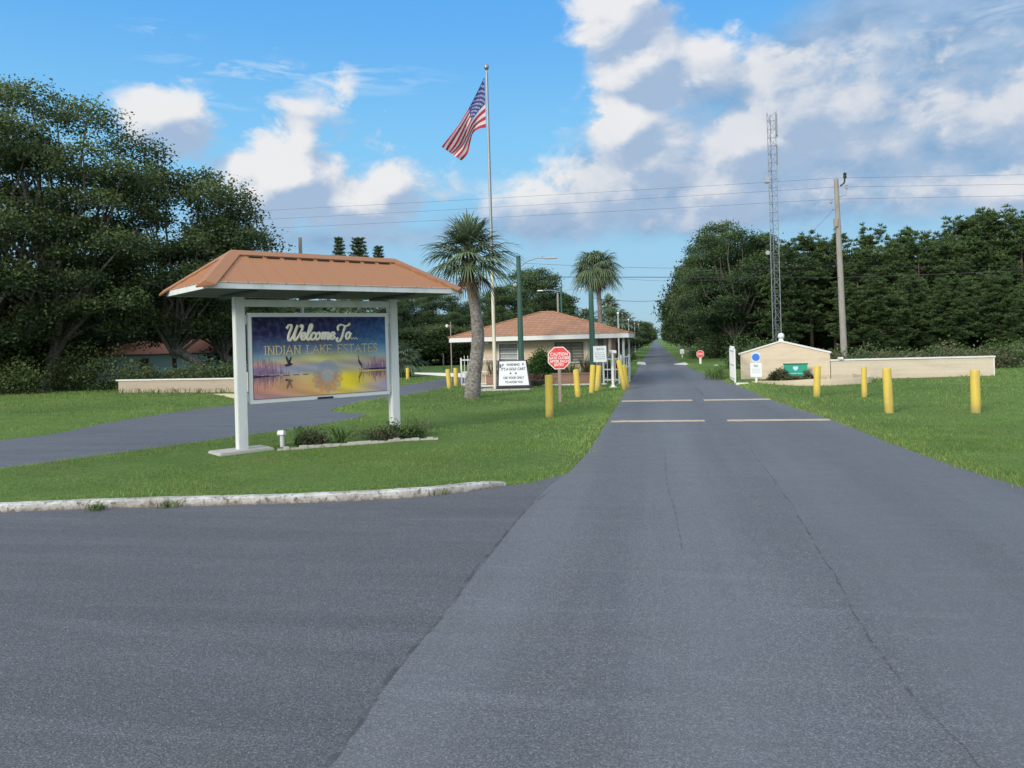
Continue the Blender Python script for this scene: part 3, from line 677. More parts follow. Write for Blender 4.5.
    m_ = (np.abs(v-.305) < .013*np.clip((u-.80)/.1, 0, 1)); blend(m_.astype(float), (.01, .01, .02), .92)
    def ell(uc, vc, ru, rv, ang=0):
        x, y = (u-uc)*1.83, (v-vc); c_, s_ = math.cos(ang), math.sin(ang); return np.clip((1-np.hypot((x*c_+y*s_)/ru, (-x*s_+y*c_)/rv))*12, 0, 1)
    for vv, k, sg in ((.44, .95, 1), (.175, .6, -1)):      # flying duck and its reflection
        for e in ((.245, vv-.035*sg, .055, .020, R(12*sg)), (.238, vv+.02*sg, .018, .06, R(22*sg)), (.255, vv+.015*sg, .014, .06, R(-18*sg)), (.225, vv-.04*sg, .02, .014, 0)): blend(ell(*e), (.012, .012, .03), k)
    for vv, k, sg in ((.405, .95, 1), (.215, .65, -1)):    # heron and its reflection
        for e in ((.785, vv-.015*sg, .016, .055, R(-28*-sg)), (.775, vv+.05*sg, .006, .05, R(8*sg)), (.795, vv-.07*sg, .005, .05, R(-5*sg))): blend(ell(*e), (.012, .012, .03), k)
    # flower-like emblem: a disc above overlapping petals
    blend(ell(.53, .30, .155, .155), (.24, .28, .36), .6)
    for k in range(9):
        an = R(-200+k*27.5); blend(ell(.53+.075*math.cos(an), .215+.115*math.sin(an), .085, .05, an), (.50, .22, .13) if k % 2 else (.30, .22, .24), .5)
    blend(ell(.53, .235, .06, .06), (.30, .34, .42), .5); blend(np.clip(1-np.abs(np.hypot((u-.53)*1.83, v-.235)-.075)*90, 0, 1), (.62, .5, .38), .4)
    W_, H_ = s1-s0-.02, z1-z0-.02; Vp = np.stack([s0+.01+u*W_, np.full_like(u, yo-.02), z0+.01+v*H_], -1).reshape(-1, 3)
    ii_ = np.arange(nu*nv).reshape(nu, nv); qi = np.stack([ii_[:-1, :-1], ii_[1:, :-1], ii_[1:, 1:], ii_[:-1, 1:]], -1).reshape(-1)
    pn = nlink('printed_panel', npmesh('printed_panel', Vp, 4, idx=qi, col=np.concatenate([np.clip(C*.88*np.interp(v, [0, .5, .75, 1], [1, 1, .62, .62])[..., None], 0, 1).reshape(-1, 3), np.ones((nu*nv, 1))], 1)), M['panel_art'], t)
    MB().box(((s0+s1)/2, yo+.012, (z0+z1)/2), (s1-s0-.004, .05, z1-z0-.004)).build('backing_board', M['soffit'], t)
    X = lambda uu: s0+.01+uu*W_
    Zv = lambda vv: z0+.01+vv*H_
    # serif line
    S = {'I': ([[(0, 0), (0, 1)]], .34), 'N': ([[(-.32, 0), (-.32, 1)], [(-.36, 1), (.34, 0)], [(.34, 0), (.34, 1)]], .95), 'D': ([[(-.3, 0), (-.3, 1)], [(-.3, 1), (.05, .98), (.3, .78), (.36, .5), (.3, .22), (.05, .02), (-.3, 0)]], .88),
         'A': ([[(-.4, 0), (0, 1.02), (.4, 0)], [(-.24, .38), (.24, .38)]], .92), 'L': ([[(-.25, 1), (-.25, 0), (.32, 0), (.34, .14)]], .72), 'K': ([[(-.3, 0), (-.3, 1)], [(.32, 1), (-.28, .45)], [(-.12, .58), (.38, 0)]], .85),
         'E': ([[(.28, .86), (.28, 1), (-.27, 1), (-.27, 0), (.3, 0), (.31, .15)], [(-.27, .52), (.18, .52)]], .76), 'S': ([[(.24, .84), (.12, .98), (-.1, 1), (-.24, .88), (-.24, .68), (-.05, .54), (.16, .43), (.27, .26), (.22, .08), (.02, -.01), (-.18, .04), (-.27, .18)]], .68),
         'T': ([[(0, 0), (0, 1)], [(-.36, .86), (-.36, 1), (.36, 1), (.36, .86)]], .84)}
    serif = {'I': [(0, 0), (0, 1)], 'N': [(-.32, 0), (-.32, 1), (.34, 1)], 'D': [(-.36, 0), (-.36, 1)], 'A': [(-.4, 0), (.4, 0)], 'L': [(-.25, 1)], 'K': [(-.3, 0), (-.3, 1), (.32, 1), (.36, 0)], 'T': [(0, 0)]}
    body = 'INDIAN LAKE ESTATES'; tot = sum(.62 if c_ == ' ' else S[c_][1] for c_ in body)
    sw = .86/tot*W_; x = X(.075); z_ = Zv(.535); hgt = .185; mbx = MB(); depth = 0
    for c_ in body:
        if c_ == ' ': x += .62*sw; mbx.build('gold_lettering', M['goldfade'], pn); mbx = MB(); continue
        st, wd = S[c_]; cx_ = x+wd*sw/2
        for pl in st:
            p = [(cx_+q[0]*sw*.92, yo-.024, z_+q[1]*hgt) for q in pl]; mbx.tube(p, .0125, 6, flat=yo-.024)
        for q in serif.get(c_, []): mbx.tube([(cx_+q[0]*sw*.92-.034, yo-.026, z_+q[1]*hgt), (cx_+q[0]*sw*.92+.034, yo-.026, z_+q[1]*hgt)], .008, 6, flat=yo-.026)
        x += wd*sw
    mbx.build('gold_lettering', M['goldfade'], pn)
    # brush-script line, drawn as strokes
    G_ = {'W': ([[(-.10, .78), (-.02, 1.0), (.14, 1.02), (.17, .8), (.10, .35), (.14, .03), (.26, .0), (.40, .35), (.50, .85), (.53, 1.0)], [(.53, 1.0), (.47, .5), (.49, .08), (.58, .0), (.74, .3), (.86, .75), (.84, .98), (.74, 1.0), (.74, .86)]], .86),
          'e': ([[(0, .12), (.20, .30), (.26, .46), (.17, .56), (.06, .45), (.04, .2), (.13, .02), (.25, .05), (.36, .2)]], .33), 'l': ([[(0, .15), (.18, .55), (.26, .9), (.2, 1.06), (.12, .95), (.08, .4), (.1, .06), (.2, .0), (.32, .2)]], .28),
          'c': ([[(.27, .42), (.22, .55), (.1, .5), (.03, .25), (.1, .02), (.22, .03), (.34, .2)]], .31), 'o': ([[(.18, .56), (.06, .45), (.03, .2), (.12, .0), (.25, .1), (.29, .35), (.2, .55), (.22, .42), (.4, .44)]], .37),
          'm': ([[(.0, .4), (.08, .55), (.09, .3), (.06, 0)], [(.07, .15), (.17, .48), (.25, .54), (.27, .4), (.23, 0)], [(.25, .2), (.36, .5), (.44, .53), (.46, .35), (.43, .08), (.5, .02), (.6, .2)]], .57),
          'T': ([[(-.06, .62), (-.12, .85), (.02, 1.02), (.2, .98), (.4, .92), (.58, 1.0), (.64, 1.1)], [(.36, .95), (.30, .5), (.27, .15), (.17, -.12), (.02, -.14), (-.05, .0), (.04, .1)]], .50), '.': ([[(.06, .02), (.07, .05)]], .17)}
    sc_, ou = MB(), MB(); x = X(.228); z_ = Zv(.715); hs = .29; ws = .375
    def cr_(pl):
        o_ = []
        for i in range(len(pl)-1):
            p0, p1, p2, p3 = [Vector((*pl[k], 0)) for k in (max(i-1, 0), i, i+1, min(i+2, len(pl)-1))]
            for k in range(5):
                tt = k/5; o_.append(.5*((2*p1)+(p2-p0)*tt+(2*p0-5*p1+4*p2-p3)*tt*tt+(3*p1-p0-3*p2+p3)*tt**3))
        o_.append(Vector((*pl[-1], 0))); return o_
    for c_ in 'Welcome To...':
        if c_ == ' ': x += .20*ws; continue
        st, wd = G_[c_]
        for pl in st:
            pp = cr_(pl); P_ = [(x+(q_.x+.20*q_.y)*ws, 0, z_+q_.y*hs*(1.12 if c_ in 'WTl' else 1)) for q_ in pp]
            fat = .62 if c_ != '.' else 1
            ra = []
            for i, q_ in enumerate(P_):
                d_ = Vector(P_[min(i+1, len(P_)-1)])-Vector(P_[max(i-1, 0)]); down = abs(d_.z)/(d_.length+1e-6); ra.append((.011+.013*down)*(1.0 if c_ != '.' else 1.3))
            sc_.tube([(q_[0], yo-.030, q_[2]) for q_ in P_], ra, 8, flat=yo-.030)
            ou.tube([(q_[0]+.012, yo-.022, q_[2]-.013) for q_ in P_], [r_*1.25 for r_ in ra], 6, flat=yo-.022)
        x += wd*ws
    ou.build('script_shadow', M['gold'], pn); sc_.build('script_lettering', M['script'], pn)
    # little lamp under the board and at the frame foot
    MB().box(((s0+s1)/2+.02, yo-.03, z0-.06), (.36, .05, .05)).build('name_plate', M['black'], t)
    return t
welcome_sign()

# ------------------------------------------------------------------ flagpole + flag
FD = 34.9
def flagpole():
    x, y = W(494, FD)[0], W(494, FD)[1]; x, y = G(495.5, 391)
    t = thing('flagpole', 'tall slim flagpole with cream painted lower half rising behind the palm', 'flagpole', (x, y, 0))
    MB().tube([(0, 0, 0), (0, 0, 5.4)], [.085, .075], 14).build('lower_pole', M['pole_low'], t, True)
    MB().tube([(0, 0, 5.4), (0, 0, 14.55)], [.07, .045], 14).build('upper_pole', M['pole'], t, True)
    MB().lathe([(.001, 14.53), (.05, 14.55), (.1, 14.62), (.115, 14.7), (.09, 14.8), (.04, 14.84), (.001, 14.85)], n=14).build('ball_finial', M['brass'], t, True)
    MB().tube([(.09, -.05, .6), (.08, -.05, 8), (.06, -.04, 14.4)], .006, 5).build('halyard', M['cable'], t)
    MB().box((.095, 0, 1.3), (.05, .05, .16)).build('cleat', M['galv'], t)
    return x, y
fpx, fpy = flagpole()
def flag():
    n, m_ = 48, 30; d0 = Vector((fpx, fpy, 0)).dot(fw)-.02
    TOP = [(484.4, 77), (477, 92), (469, 107), (459, 124), (450, 137), (442.5, 147.5)]
    BOT = [(486, 127.5), (479, 129), (473, 134), (470.5, 143), (467.5, 153), (460.5, 160)]
    def cv(P_, s):
        s *= len(P_)-1; i = min(int(s), len(P_)-2); f_ = s-i; p0, p1, p2, p3 = [Vector((*P_[k], 0)) for k in (max(i-1, 0), i, i+1, min(i+2, len(P_)-1))]
        return .5*((2*p1)+(p2-p0)*f_+(2*p0-5*p1+4*p2-p3)*f_*f_+(3*p1-p0-3*p2+p3)*f_**3)
    vs = []; uv = []
    for i in range(n+1):
        s = i/n
        for j in range(m_+1):
            tt = j/m_; a, b_ = cv(TOP, s), cv(BOT, s); k = tt + .05*s*math.sin(tt*9+s*5); q_ = a.lerp(b_, k)
            dd = d0 + s*(.30*math.sin(s*6.5+tt*5.0)+.16*math.sin(tt*11-s*4))+.45*s*tt
            vs.append(tuple(P3(q_.x, q_.y, dd))); uv.append((s, 1-tt))
    fs = [(i*(m_+1)+j, i*(m_+1)+j+1, (i+1)*(m_+1)+j+1, (i+1)*(m_+1)+j) for i in range(n) for j in range(m_)]
    base = Vector(vs[0]); me = bpy.data.meshes.new('flag'); me.from_pydata([tuple(Vector(v)-base) for v in vs], [], fs)
    ul = me.uv_layers.new(name='UVMap')
    for lp in me.loops: ul.data[lp.index].uv = uv[lp.vertex_index]
    o = nlink('flag', me, M['flag'], None, True); o.location = base
    tag(o, 'stars and stripes flag drooping from the top of the flagpole', 'flag')
flag()

# ------------------------------------------------------------------ bollards
def bollard_mesh():
    mb = MB(); mb.lathe([(.113, -.15), (.113, .0), (.111, 1.17), (.10, 1.2), (.001, 1.205)], n=20); return mb
bo = bollard_mesh().build('bollard', M['yellow'], None, True)
base_me = bo.data; first = True
BL = [((549.6, 419), 375, 548.7, 'nearest yellow bollard on the left verge, beside the caution sign', 0),
      ((578.3, 398.5), 369.5, 575.8, 'yellow bollard right of the caution sign post, leaning slightly left', 0),
      ((591.5, 394), 365, 593, 'front bollard of the tilted pair at the foot of the green pole by the notice', 0),
      ((597, 392), 365.5, 599, 'rear bollard of the tilted pair at the green pole, leaning right', 0),
      ((624.5, 389.6), 360, 618.6, 'yellow bollard leaning left at the road edge beside the white railing, front one', 0),
      ((627.3, 388.6), 365, 623.5, 'yellow bollard leaning left at the road edge beside the white railing, rear one', 0),
      ((449.6, 389.3), 369.3, 447.6, 'nearer of two yellow bollards left of the palm trunk by the picket gate', 0),
      ((456.2, 387), 368, 455.4, 'farther of two yellow bollards left of the palm trunk, touching the picket gate', 0),
      ((407.8, 379.7), 368, 407.5, 'lone yellow bollard on the far side of the side road, right of the welcome sign', 0),
      ((816.8, 398), 366, 817.3, 'yellow bollard in front of the green sign on the right lawn', 0),
      ((864.6, 398.8), 367, 863.8, 'slim yellow bollard before the low beige wall, second from left on the right lawn', 0),
      ((889.4, 415), 368, 886.5, 'thick yellow bollard nearest the road on the right lawn, leaning left', 0),
      ((976, 415.4), 370, 974.8, 'rightmost yellow bollard standing on the right lawn', 0)]
for (g, ty, tx, lab, _) in BL:
    x, y = G(*g); d = Vector((x, y, 0)).dot(fw); top = P3(tx, ty, d)
    o = bo if first else bo.copy()
    if not first: COL.objects.link(o)
    first = False
    z0 = max(0, hz_at(x, y)); b0 = Vector((x, y, 0)); v = top-b0; sc = v.length/1.2
    o.location = (x, y, 0); o.rotation_euler = v.to_track_quat('Z', 'Y').to_euler(); wd = 1.0 if g[0] not in (864.6,) else .78
    o.scale = (wd, wd, sc); tag(o, lab, 'bollard', 'yellow bollards along the entrance')

# ------------------------------------------------------------------ caution octagon
def caution():
    x, y = G(560.3, 404); d = Vector((x, y, 0)).dot(fw); zc = Z(559, 358, d); r_ = .42
    t = thing('caution_sign', 'red octagonal caution sign with white lettering on a brown post', 'sign', (x, y, 0), R(9))
    MB().box((0, .03, zc/2-.02), (.10, .08, zc+.25)).build('post', M['postwood'], t, bevel=.008)
    MB().vprism(oct_poly(r_, 0, zc), -.018, -.008).build('border', M['letter_white'], t)
    fc = MB().vprism(oct_poly(r_*.93, 0, zc), -.0215, -.0185).build('sign_face', M['red'], t)
    for body, dz, w_, h_ in (('CAUTION', .135, .60, .115), ('GATE CLOSES', .005, .70, .095), ('AFTER EACH', -.115, .66, .095), ('ENTRY', -.235, .34, .095)):
        text('lettering', body, M['letter_white'], fc, 0, -.024, zc+dz, w_, h_, offset=.022)
    for dz in (.3, -.33): MB().lathe([(.014, 0), (.014, .01), (.001, .012)], n=8, c=(0, -.0225, zc+dz), tilt=Matrix.Rotation(R(90), 3, 'X')).build('bolt', M['galv'], t)
caution()

# ------------------------------------------------------------------ message board by the flagpole
def marquee():
    x, y = G(514, 391); rz = R(6)
    sl = MB().box((0, 0, .03), (2.3, 1.3, .12)).build('concrete_pad', M['concrete'], None, bevel=.02)
    sx, sy = G(505, 391.5); sl.location = (sx, sy+.35, .02); tag(sl, 'low concrete pad under the flagpole and the message board', 'pad')
    t = thing('message_board', 'portable black framed letter board with black writing on a white face beside the flagpole', 'sign', (x, y+.05, .11), rz)
    h, wb, wt = 1.22, 1.52, 1.34; lean = .30
    def P(s, k, o=0): wdt = wb+(wt-wb)*k; return Vector((s*wdt/2-.02*k*3, lean*k+o-.01, .02+h*k))
    fr = MB(); vs = [P(-1, 0, -.03), P(1, 0, -.03), P(1, 1.02, -.03), P(-1, 1.02, -.03), P(-1, 0, .10), P(1, 0, .10), P(1, 1.02, .08), P(-1, 1.02, .08)]
    fr.add(vs, [(0, 1, 2, 3), (7, 6, 5, 4), (0, 4, 5, 1), (1, 5, 6, 2), (2, 6, 7, 3), (3, 7, 4, 0)]); fr.build('frame', M['black'], t)
    MB().box((0, .25, .05), (1.62, .78, .10)).build('base', M['black'], t, bevel=.02)
    for sg in (-1, 1): MB().tube([(sg*.61, .1, 1.1), (sg*.66, .72, .05)], .025, 6).build('rear_brace', M['black'], t)
    fl = MB(); a = .91
    fl.add([P(-a, .10, -.034), P(a, .10, -.034), P(a*.97, .985, -.034), P(-a*.97, .985, -.034), P(-a, .10, -.028), P(a, .10, -.028), P(a*.97, .985, -.028), P(-a*.97, .985, -.028)], [(0, 1, 2, 3), (7, 6, 5, 4), (0, 4, 5, 1), (1, 5, 6, 2), (2, 6, 7, 3), (3, 7, 4, 0)])
    face = fl.build('letter_face', M['signwhite'], t)
    tilt = R(90)-math.atan2(lean, h)
    for body, k, w_, h_ in (('WARNING', .86, .60, .115), ("IT'S A GOLF CART", .70, 1.10, .13), ('USE YOUR ONLY', .38, .94, .11), ('TO AVOID YOU', .22, .80, .105)):
        p = P(0, k, -.041); text('lettering', body, M['letter_black'], face, p.x+.01, p.y, p.z, w_, h_, rx=tilt, offset=.018)
    for s, k in ((-.66, .86), (.68, .87), (-.17, .54), (.17, .54)):
        p = P(s, k, -.041); M_ = Matrix.Translation(p) @ Matrix.Rotation(tilt, 4, 'X'); sp = [((.062 if i % 2 == 0 else .026)*math.sin(i*math.pi/5), (.062 if i % 2 == 0 else .026)*math.cos(i*math.pi/5)) for i in range(10)]
        mb = MB().prism(sp, -.003, .003); mb.v = [tuple(M_ @ Vector(v)) for v in mb.v]; mb.build('star', M['letter_black'], face)
    dv = MB()
    for k in (.30, .46, .62, .78): dv.tube([P(-.88, k, -.037), P(.88, k, -.037)], .004, 5)
    dv.build('letter_rail', M['signwhite'], face)
marquee()

# ------------------------------------------------------------------ gatehouse
def gatehouse():
    X0, X1, Y0, Y1 = -10.17, -1.25, 37.6, 47.4
    t = thing('gatehouse', 'beige gatehouse with low brown hipped shingle roof and louvred windows at the road side', 'building', ((X0+X1)/2, Y0, 0))
    ox, oy = (X0+X1)/2, Y0
    wl, wr, wf, wb = -9.3-ox, -2.80-ox, 38.6-oy, 46.4-oy; zt = 2.30; th = .2
    wins = [(-7.90-ox, -6.84-ox, 1.05, 2.16), (-4.98-ox, -3.52-ox, 1.12, 2.12)]
    mb = MB()     # front wall pieced round its windows
    xs_ = [wl]+[q for w_ in wins for q in w_[:2]]+[wr]
    for i in range(0, len(xs_)-1, 2): mb.box(((xs_[i]+xs_[i+1])/2, wf+th/2, zt/2), (xs_[i+1]-xs_[i], th, zt))
    for (a, b_, z0, z1) in wins:
        mb.box(((a+b_)/2, wf+th/2, z0/2), (b_-a, th, z0)); mb.box(((a+b_)/2, wf+th/2, (z1+zt)/2), (b_-a, th, zt-z1))
    mb.box((wl+th/2, (wf+th+wb)/2, zt/2), (th, wb-wf-th-.002, zt)); mb.box((wr-th/2, (wf+th+wb)/2, zt/2), (th, wb-wf-th-.002, zt)); mb.box(((wl+wr)/2, wb+th/2, zt/2), (wr-wl, th, zt))
    mb.build('wall', M['beige'], t)
    for k, (a, b_, z0, z1) in enumerate(wins):
        fr = MB(); f_ = .06
        for x in (a+f_/2, b_-f_/2): fr.box((x, wf+.06, (z0+z1)/2), (f_, .1, z1-z0))
        for z in (z0+f_/2, z1-f_/2): fr.box(((a+b_)/2, wf+.06, z), (b_-a-2*f_-.002, .1, f_))
        if k: fr.box(((a+b_)/2+.1, wf+.07, (z0+z1)/2), (.05, .06, z1-z0-2*f_-.002))
        w_ = fr.build('window', M['white_clean'] if k == 0 else M['soffit'], t)
        n = 4 if k == 0 else 6; lv = MB(); rl = MB()
        for i in range(n):
            z = z0+f_+(z1-z0-2*f_)*(i+.5)/n; lv.box(((a+b_)/2, wf+.12, z), (b_-a-2*f_-.01, .012, (z1-z0-2*f_)/n*1.02), rx=R(-14))
            if i: rl.box(((a+b_)/2, wf+.085, z0+f_+(z1-z0-2*f_)*i/n), (b_-a-2*f_-.01, .03, .035))
        lv.build('louvre', M['louvre'] if k == 0 else M['louvre_dull'], w_); rl.build('louvre_rail', M['white_clean'] if k == 0 else M['soffit'], w_)
        MB().box(((a+b_)/2, wf-.03, z0-.035), (b_-a+.16, .14, .06)).build('sill', M['cap'], w_)
        MB().box(((a+b_)/2, wf+.195, (z0+z1)/2), (b_-a-.01, .004, z1-z0-.01)).build('dark_interior', M['dark'], w_)
    # light pilaster strips on the front
    for x in (-6.72-ox, -3.36-ox): MB().box((x, wf-.015, zt/2), (.10, .03, zt-.01)).build('pilaster', M['cap'], t)
    MB().box((-2.66-ox, wf+.05, zt/2), (.26, .30, zt)).build('column', M['soffit'], t)
    for x, y, mt in ((-2.05-ox, 39.2-oy, 'pinkbrick'), (-1.52-ox, 38.1-oy, 'white'), (-1.52-ox, 46.6-oy, 'white')):
        MB().box((x, y, 1.14), (.11 if mt == 'white' else .16,)*2+(2.28,)).build('porch_post', M[mt], t)
    rr = MB(); ex0, ex1, ey0, ey1, ze, zr = X0-ox, X1-ox, 0, Y1-oy, 2.50, 3.80; cx_, cy_ = -5.85-ox, (Y1-Y0)/2-.2
    rr.add([(ex0-.05, -.05, ze), (ex1+.05, -.05, ze), (ex1+.05, ey1+.05, ze), (ex0-.05, ey1+.05, ze), (cx_-.35, cy_, zr), (cx_+.35, cy_, zr)], [(0, 1, 5, 4), (1, 2, 5), (2, 3, 4, 5), (3, 0, 4), (3, 2, 1, 0)])
    ro = rr.build('roof', M['shingle'], t)
    hp = MB()
    for e, k in ((0, -.35), (1, .35), (2, .35), (3, -.35)): hp.tube([rr.v[e], (cx_+k, cy_, zr+.01)], .055, 6)
    hp.tube([(cx_-.35, cy_, zr+.01), (cx_+.35, cy_, zr+.01)], .055, 6).build('hip_tile', M['shingle'], ro, True)
    fb = MB(); w_ = .04
    fb.box(((ex0+ex1)/2, 0, ze-.12), (ex1-ex0+w_, w_, .235)); fb.box(((ex0+ex1)/2, ey1, ze-.12), (ex1-ex0+w_, w_, .235)); fb.box((ex0, ey1/2, ze-.12), (w_, ey1-w_-.004, .235)); fb.box((ex1, ey1/2, ze-.12), (w_, ey1-w_-.004, .235))
    fb.build('fascia', M['white_clean'], t); MB().box(((ex0+ex1)/2, ey1/2, ze-.21), (ex1-ex0-w_-.01, ey1-w_-.01, .02)).build('soffit', M['soffit'], t)
    MB().box(((wl+wr)/2, 4, .05), (wr-wl+.3, 9.2, .09)).build('floor_slab', M['concrete'], t)
    MB().lathe([(.001, 2.14), (.09, 2.16), (.1, 2.22), (.04, 2.28)], c=(wl+.9, wf-.3, 0), n=10).build('eave_lamp', M['letter_white'], t)
gatehouse()
def planter():
    a, b_ = -8.25, -2.95; cx_ = (a+b_)/2
    t = thing('brick_planter', 'low brown brick planter along the front of the gatehouse', 'planter', (cx_, 37.35, 0))
    h = .56; L_ = b_-a
    mb = MB().box((0, 0, h/2), (L_, .2, h)); mb.box((-L_/2+.1, .62, h/2), (.2, 1.0, h)); mb.box((L_/2-.1, .62, h/2), (.2, 1.0, h)); mb.build('brick_wall', M['planterbrick'], t)
    MB().box((0, -.01, h+.03), (L_+.06, .27, .06)).build('coping', M['planterbrick'], t)
    MB().box((0, .62, .22), (L_-.42, .98, .44)).build('soil', M['dark'], t)
    e = MB().box((cx_, 36.9, .04), (6.6, .34, .13)).build('concrete_edging', M['cap'], None, bevel=.015); tag(e, 'pale concrete strip at the lawn edge in front of the gatehouse planter', 'edging')
planter()

# ------------------------------------------------------------------ railings and gates
def rail_gate(name, label, p0, p1, z0, z1, n, finials=True, mid=True, cat='gate'):
    p0, p1 = Vector((*p0, 0)), Vector((*p1, 0)); L_ = (p1-p0).length; ang = math.atan2((p1-p0).y, (p1-p0).x)
    t = thing(name, label, cat, p0, ang)
    fr = MB()
    for x in (0, L_): fr.box((x, 0, (z0+z1)/2-.05), (.075, .075, z1-z0+.18))
    for z in ([z0+.12, z1-.07]+([(z0+z1)/2+.02] if mid else [])): fr.box((L_/2, 0, z), (L_-.08, .05, .06))
    fr.build('frame', M['white_clean'], t)
    for i in range(1, n):
        x = L_*i/n; m_ = MB().tube([(x, 0, z0), (x, 0, z1+(.07 if finials else -.07))], .017, 6)
        if finials: m_.tube([(x, 0, z1+.07), (x, 0, z1+.16)], [.026, .004], 6)
        m_.build('picket', M['white_clean'], t)
    return t
q0 = W(460.5, 39.2); rail_gate('picket_gate', 'white metal picket gate partly hidden behind the palm trunk, left of the gatehouse', q0, (q0[0]+1.9, q0[1]+.25), .0, 1.42, 11)
rail_gate('gate_leaf', 'open white gate frame standing at the road edge right of the gatehouse porch', (-1.62, 37.3), (-1.28, 38.3), .22, 1.40, 3, False, True)
rail_gate('porch_railing', 'low white railing between the gatehouse column and the road edge', (-2.48, 37.55), (-1.72, 37.35), .12, 1.32, 4, False, True, 'railing')
rail_gate('ornate_gate', 'open white picket gate seen edge on at the left end of the gabled wall', (3.62, 37.0), (3.70, 40.0), .05, 1.55, 15, True, True)
def boom():
    x, y = W(470, 39.4); x2, y2 = W(414, 43.5)
    p0, p1 = Vector((x, y, .52)), Vector((x2, y2, .58)); v = p1-p0
    t = thing('barrier_arm', 'long white barrier arm across the side road left of the picket gate', 'barrier', (x, y, 0), math.atan2(v.y, v.x))
    L_ = Vector((v.x, v.y)).length
    m_ = MB(); m_.add([(0, -.03, .42), (0, .03, .42), (0, .03, .66), (0, -.03, .66), (L_, -.02, .55), (L_, .02, .55), (L_, .02, .63), (L_, -.02, .63)], [(0, 1, 2, 3), (7, 6, 5, 4), (0, 4, 5, 1), (1, 5, 6, 2), (2, 6, 7, 3), (3, 7, 4, 0)]); m_.build('arm', M['white_clean'], t)
    MB().box((-.1, 0, .42), (.14, .14, .84)).build('pivot_post', M['white_clean'], t, bevel=.01)
boom()
def keypad():
    x, y = G(613.3, 388.3); d = Vector((x, y, 0)).dot(fw); zt = Z(613, 350, d)
    t = thing('keypad_post', 'slim white post with capped head on the grass right of the white notice', 'post', (x, y, 0))
    MB().lathe([(.07, .02), (.062, .1), (.055, zt-.15), (.055, zt-.1)], n=12).build('shaft', M['white_clean'], t, True)
    MB().lathe([(.21, .0), (.2, .05), (.1, .09), (.07, .16)], n=14).build('base', M['white_clean'], t, True)
    MB().box((.02, 0, zt-.07), (.34, .12, .13), ry=R(8)).build('head', M['white_clean'], t, bevel=.02)
keypad()
def notice():
    x, y = G(600.8, 389.2); d = Vector((x, y, 0)).dot(fw); z0, z1 = Z(600, 362, d), Z(600, 346, d)
    t = thing('notice_sign', 'white rectangular notice with faded blue lines beside the green pole', 'sign', (x, y, 0), R(5))
    MB().box((0, .03, (z1-.1)/2), (.08, .05, z1-.1)).build('post', M['soffit'], t)
    f_ = MB().box((0, -.01, (z0+z1)/2), (.575, .02, z1-z0)).build('sign_face', M['signwhite'], t, bevel=.004)
    zc = (z0+z1)/2; r_ = random.Random(2); mb = MB()
    for k, (dz, wd, hh_) in enumerate(((.22, .3, .10), (.05, .44, .035), (-.03, .40, .035), (-.12, .42, .05), (-.21, .34, .05))):
        x0 = -wd/2
        while x0 < wd/2:
            w_ = r_.uniform(.03, .075); mb.box((x0+w_/2, -.0225, zc+dz), (w_*.85, .003, hh_)); x0 += w_+r_.choice([.008, .008, .03])
    mb.build('worn_lettering', M['letter_grey'], f_)
notice()

# ------------------------------------------------------------------ light poles
def light_pole(name, label, x, y, h, arms, mat, r_=.09, lampmat='galv', spot=None, grp=None):
    t = thing(name, label, 'light pole', (x, y, 0), 0, grp)
    MB().tube([(0, 0, -.05), (0, 0, h)], [r_*1.25, r_*.85], 12).build('pole', M[mat], t, True)
    for (dx, dz, s) in arms:
        pts = [(0, 0, h-dz), (dx*.35, 0, h-dz+.30*s), (dx*.7, 0, h-dz+.42*s), (dx, 0, h-dz+.40*s)]
        MB().tube(pts, .03, 7).build('arm', M['insul'], t, True)
        sg = 1 if dx > 0 else -1
        lm = MB().box((dx+sg*.28, 0, h-dz+.39*s), (.62, .2, .09), taper=.7).build('lamp_head', M[lampmat], t, bevel=.02)
        MB().lathe([(.03, 0), (.035, .05), (.02, .09)], c=(dx-sg*.12, 0, h-dz+.44*s), n=8).build('photocell', M['insul'], t)
    if spot:
        MB().tube([(0, 0, spot), (-.16, -.1, spot+.02)], .02, 6).build('bracket', M['galv'], t)
        MB().lathe([(.001, -.09), (.06, -.07), (.09, 0), (.07, .07), (.001, .09)], c=(-.18, -.12, spot), n=12).build('floodlight', M['letter_white'], t, True)
x, y = G(522, 388.6); d = Vector((x, y, 0)).dot(fw); light_pole('light_pole', 'dark green light pole with two curved arms standing behind the message board', x, y, Z(519, 256, d), [(1.25, .55, 1), (-.85, .55, .8)], 'greenpole', .12, 'insul', spot=Z(515, 285, d))
x, y = G(593.5, 387.5); d = Vector((x, y, 0)).dot(fw); light_pole('green_pole', 'plain dark green pole rising from the two tilted bollards past the gatehouse eave', x, y, Z(593, 288, d), [], 'greenpole', .125)
x, y = W(562.5, 72); light_pole('light_pole', 'twin armed street light showing over the gatehouse roof', x, y, Z(562.5, 287, 72), [(1.6, .45, .5), (-1.7, .45, .5)], 'greenpole', .10, 'letter_white')
x, y = W(559, 70); o = MB().tube([(0, 0, 0), (0, 0, Z(559, 293, 70))], [.12, .09], 10).build('wooden_pole', M['wood'], None, True); o.location = (x, y, 0); tag(o, 'short grey wooden pole next to the twin armed light behind the gatehouse roof', 'pole')
x, y = W(303, 58); o = MB().tube([(0, 0, 0), (0, 0, Z(303, 237.5, 58))], [.17, .13], 10).build('wooden_pole', M['wood'], None, True); o.location = (x, y, 0); tag(o, 'tall grey wooden pole showing above the welcome sign roof', 'pole')
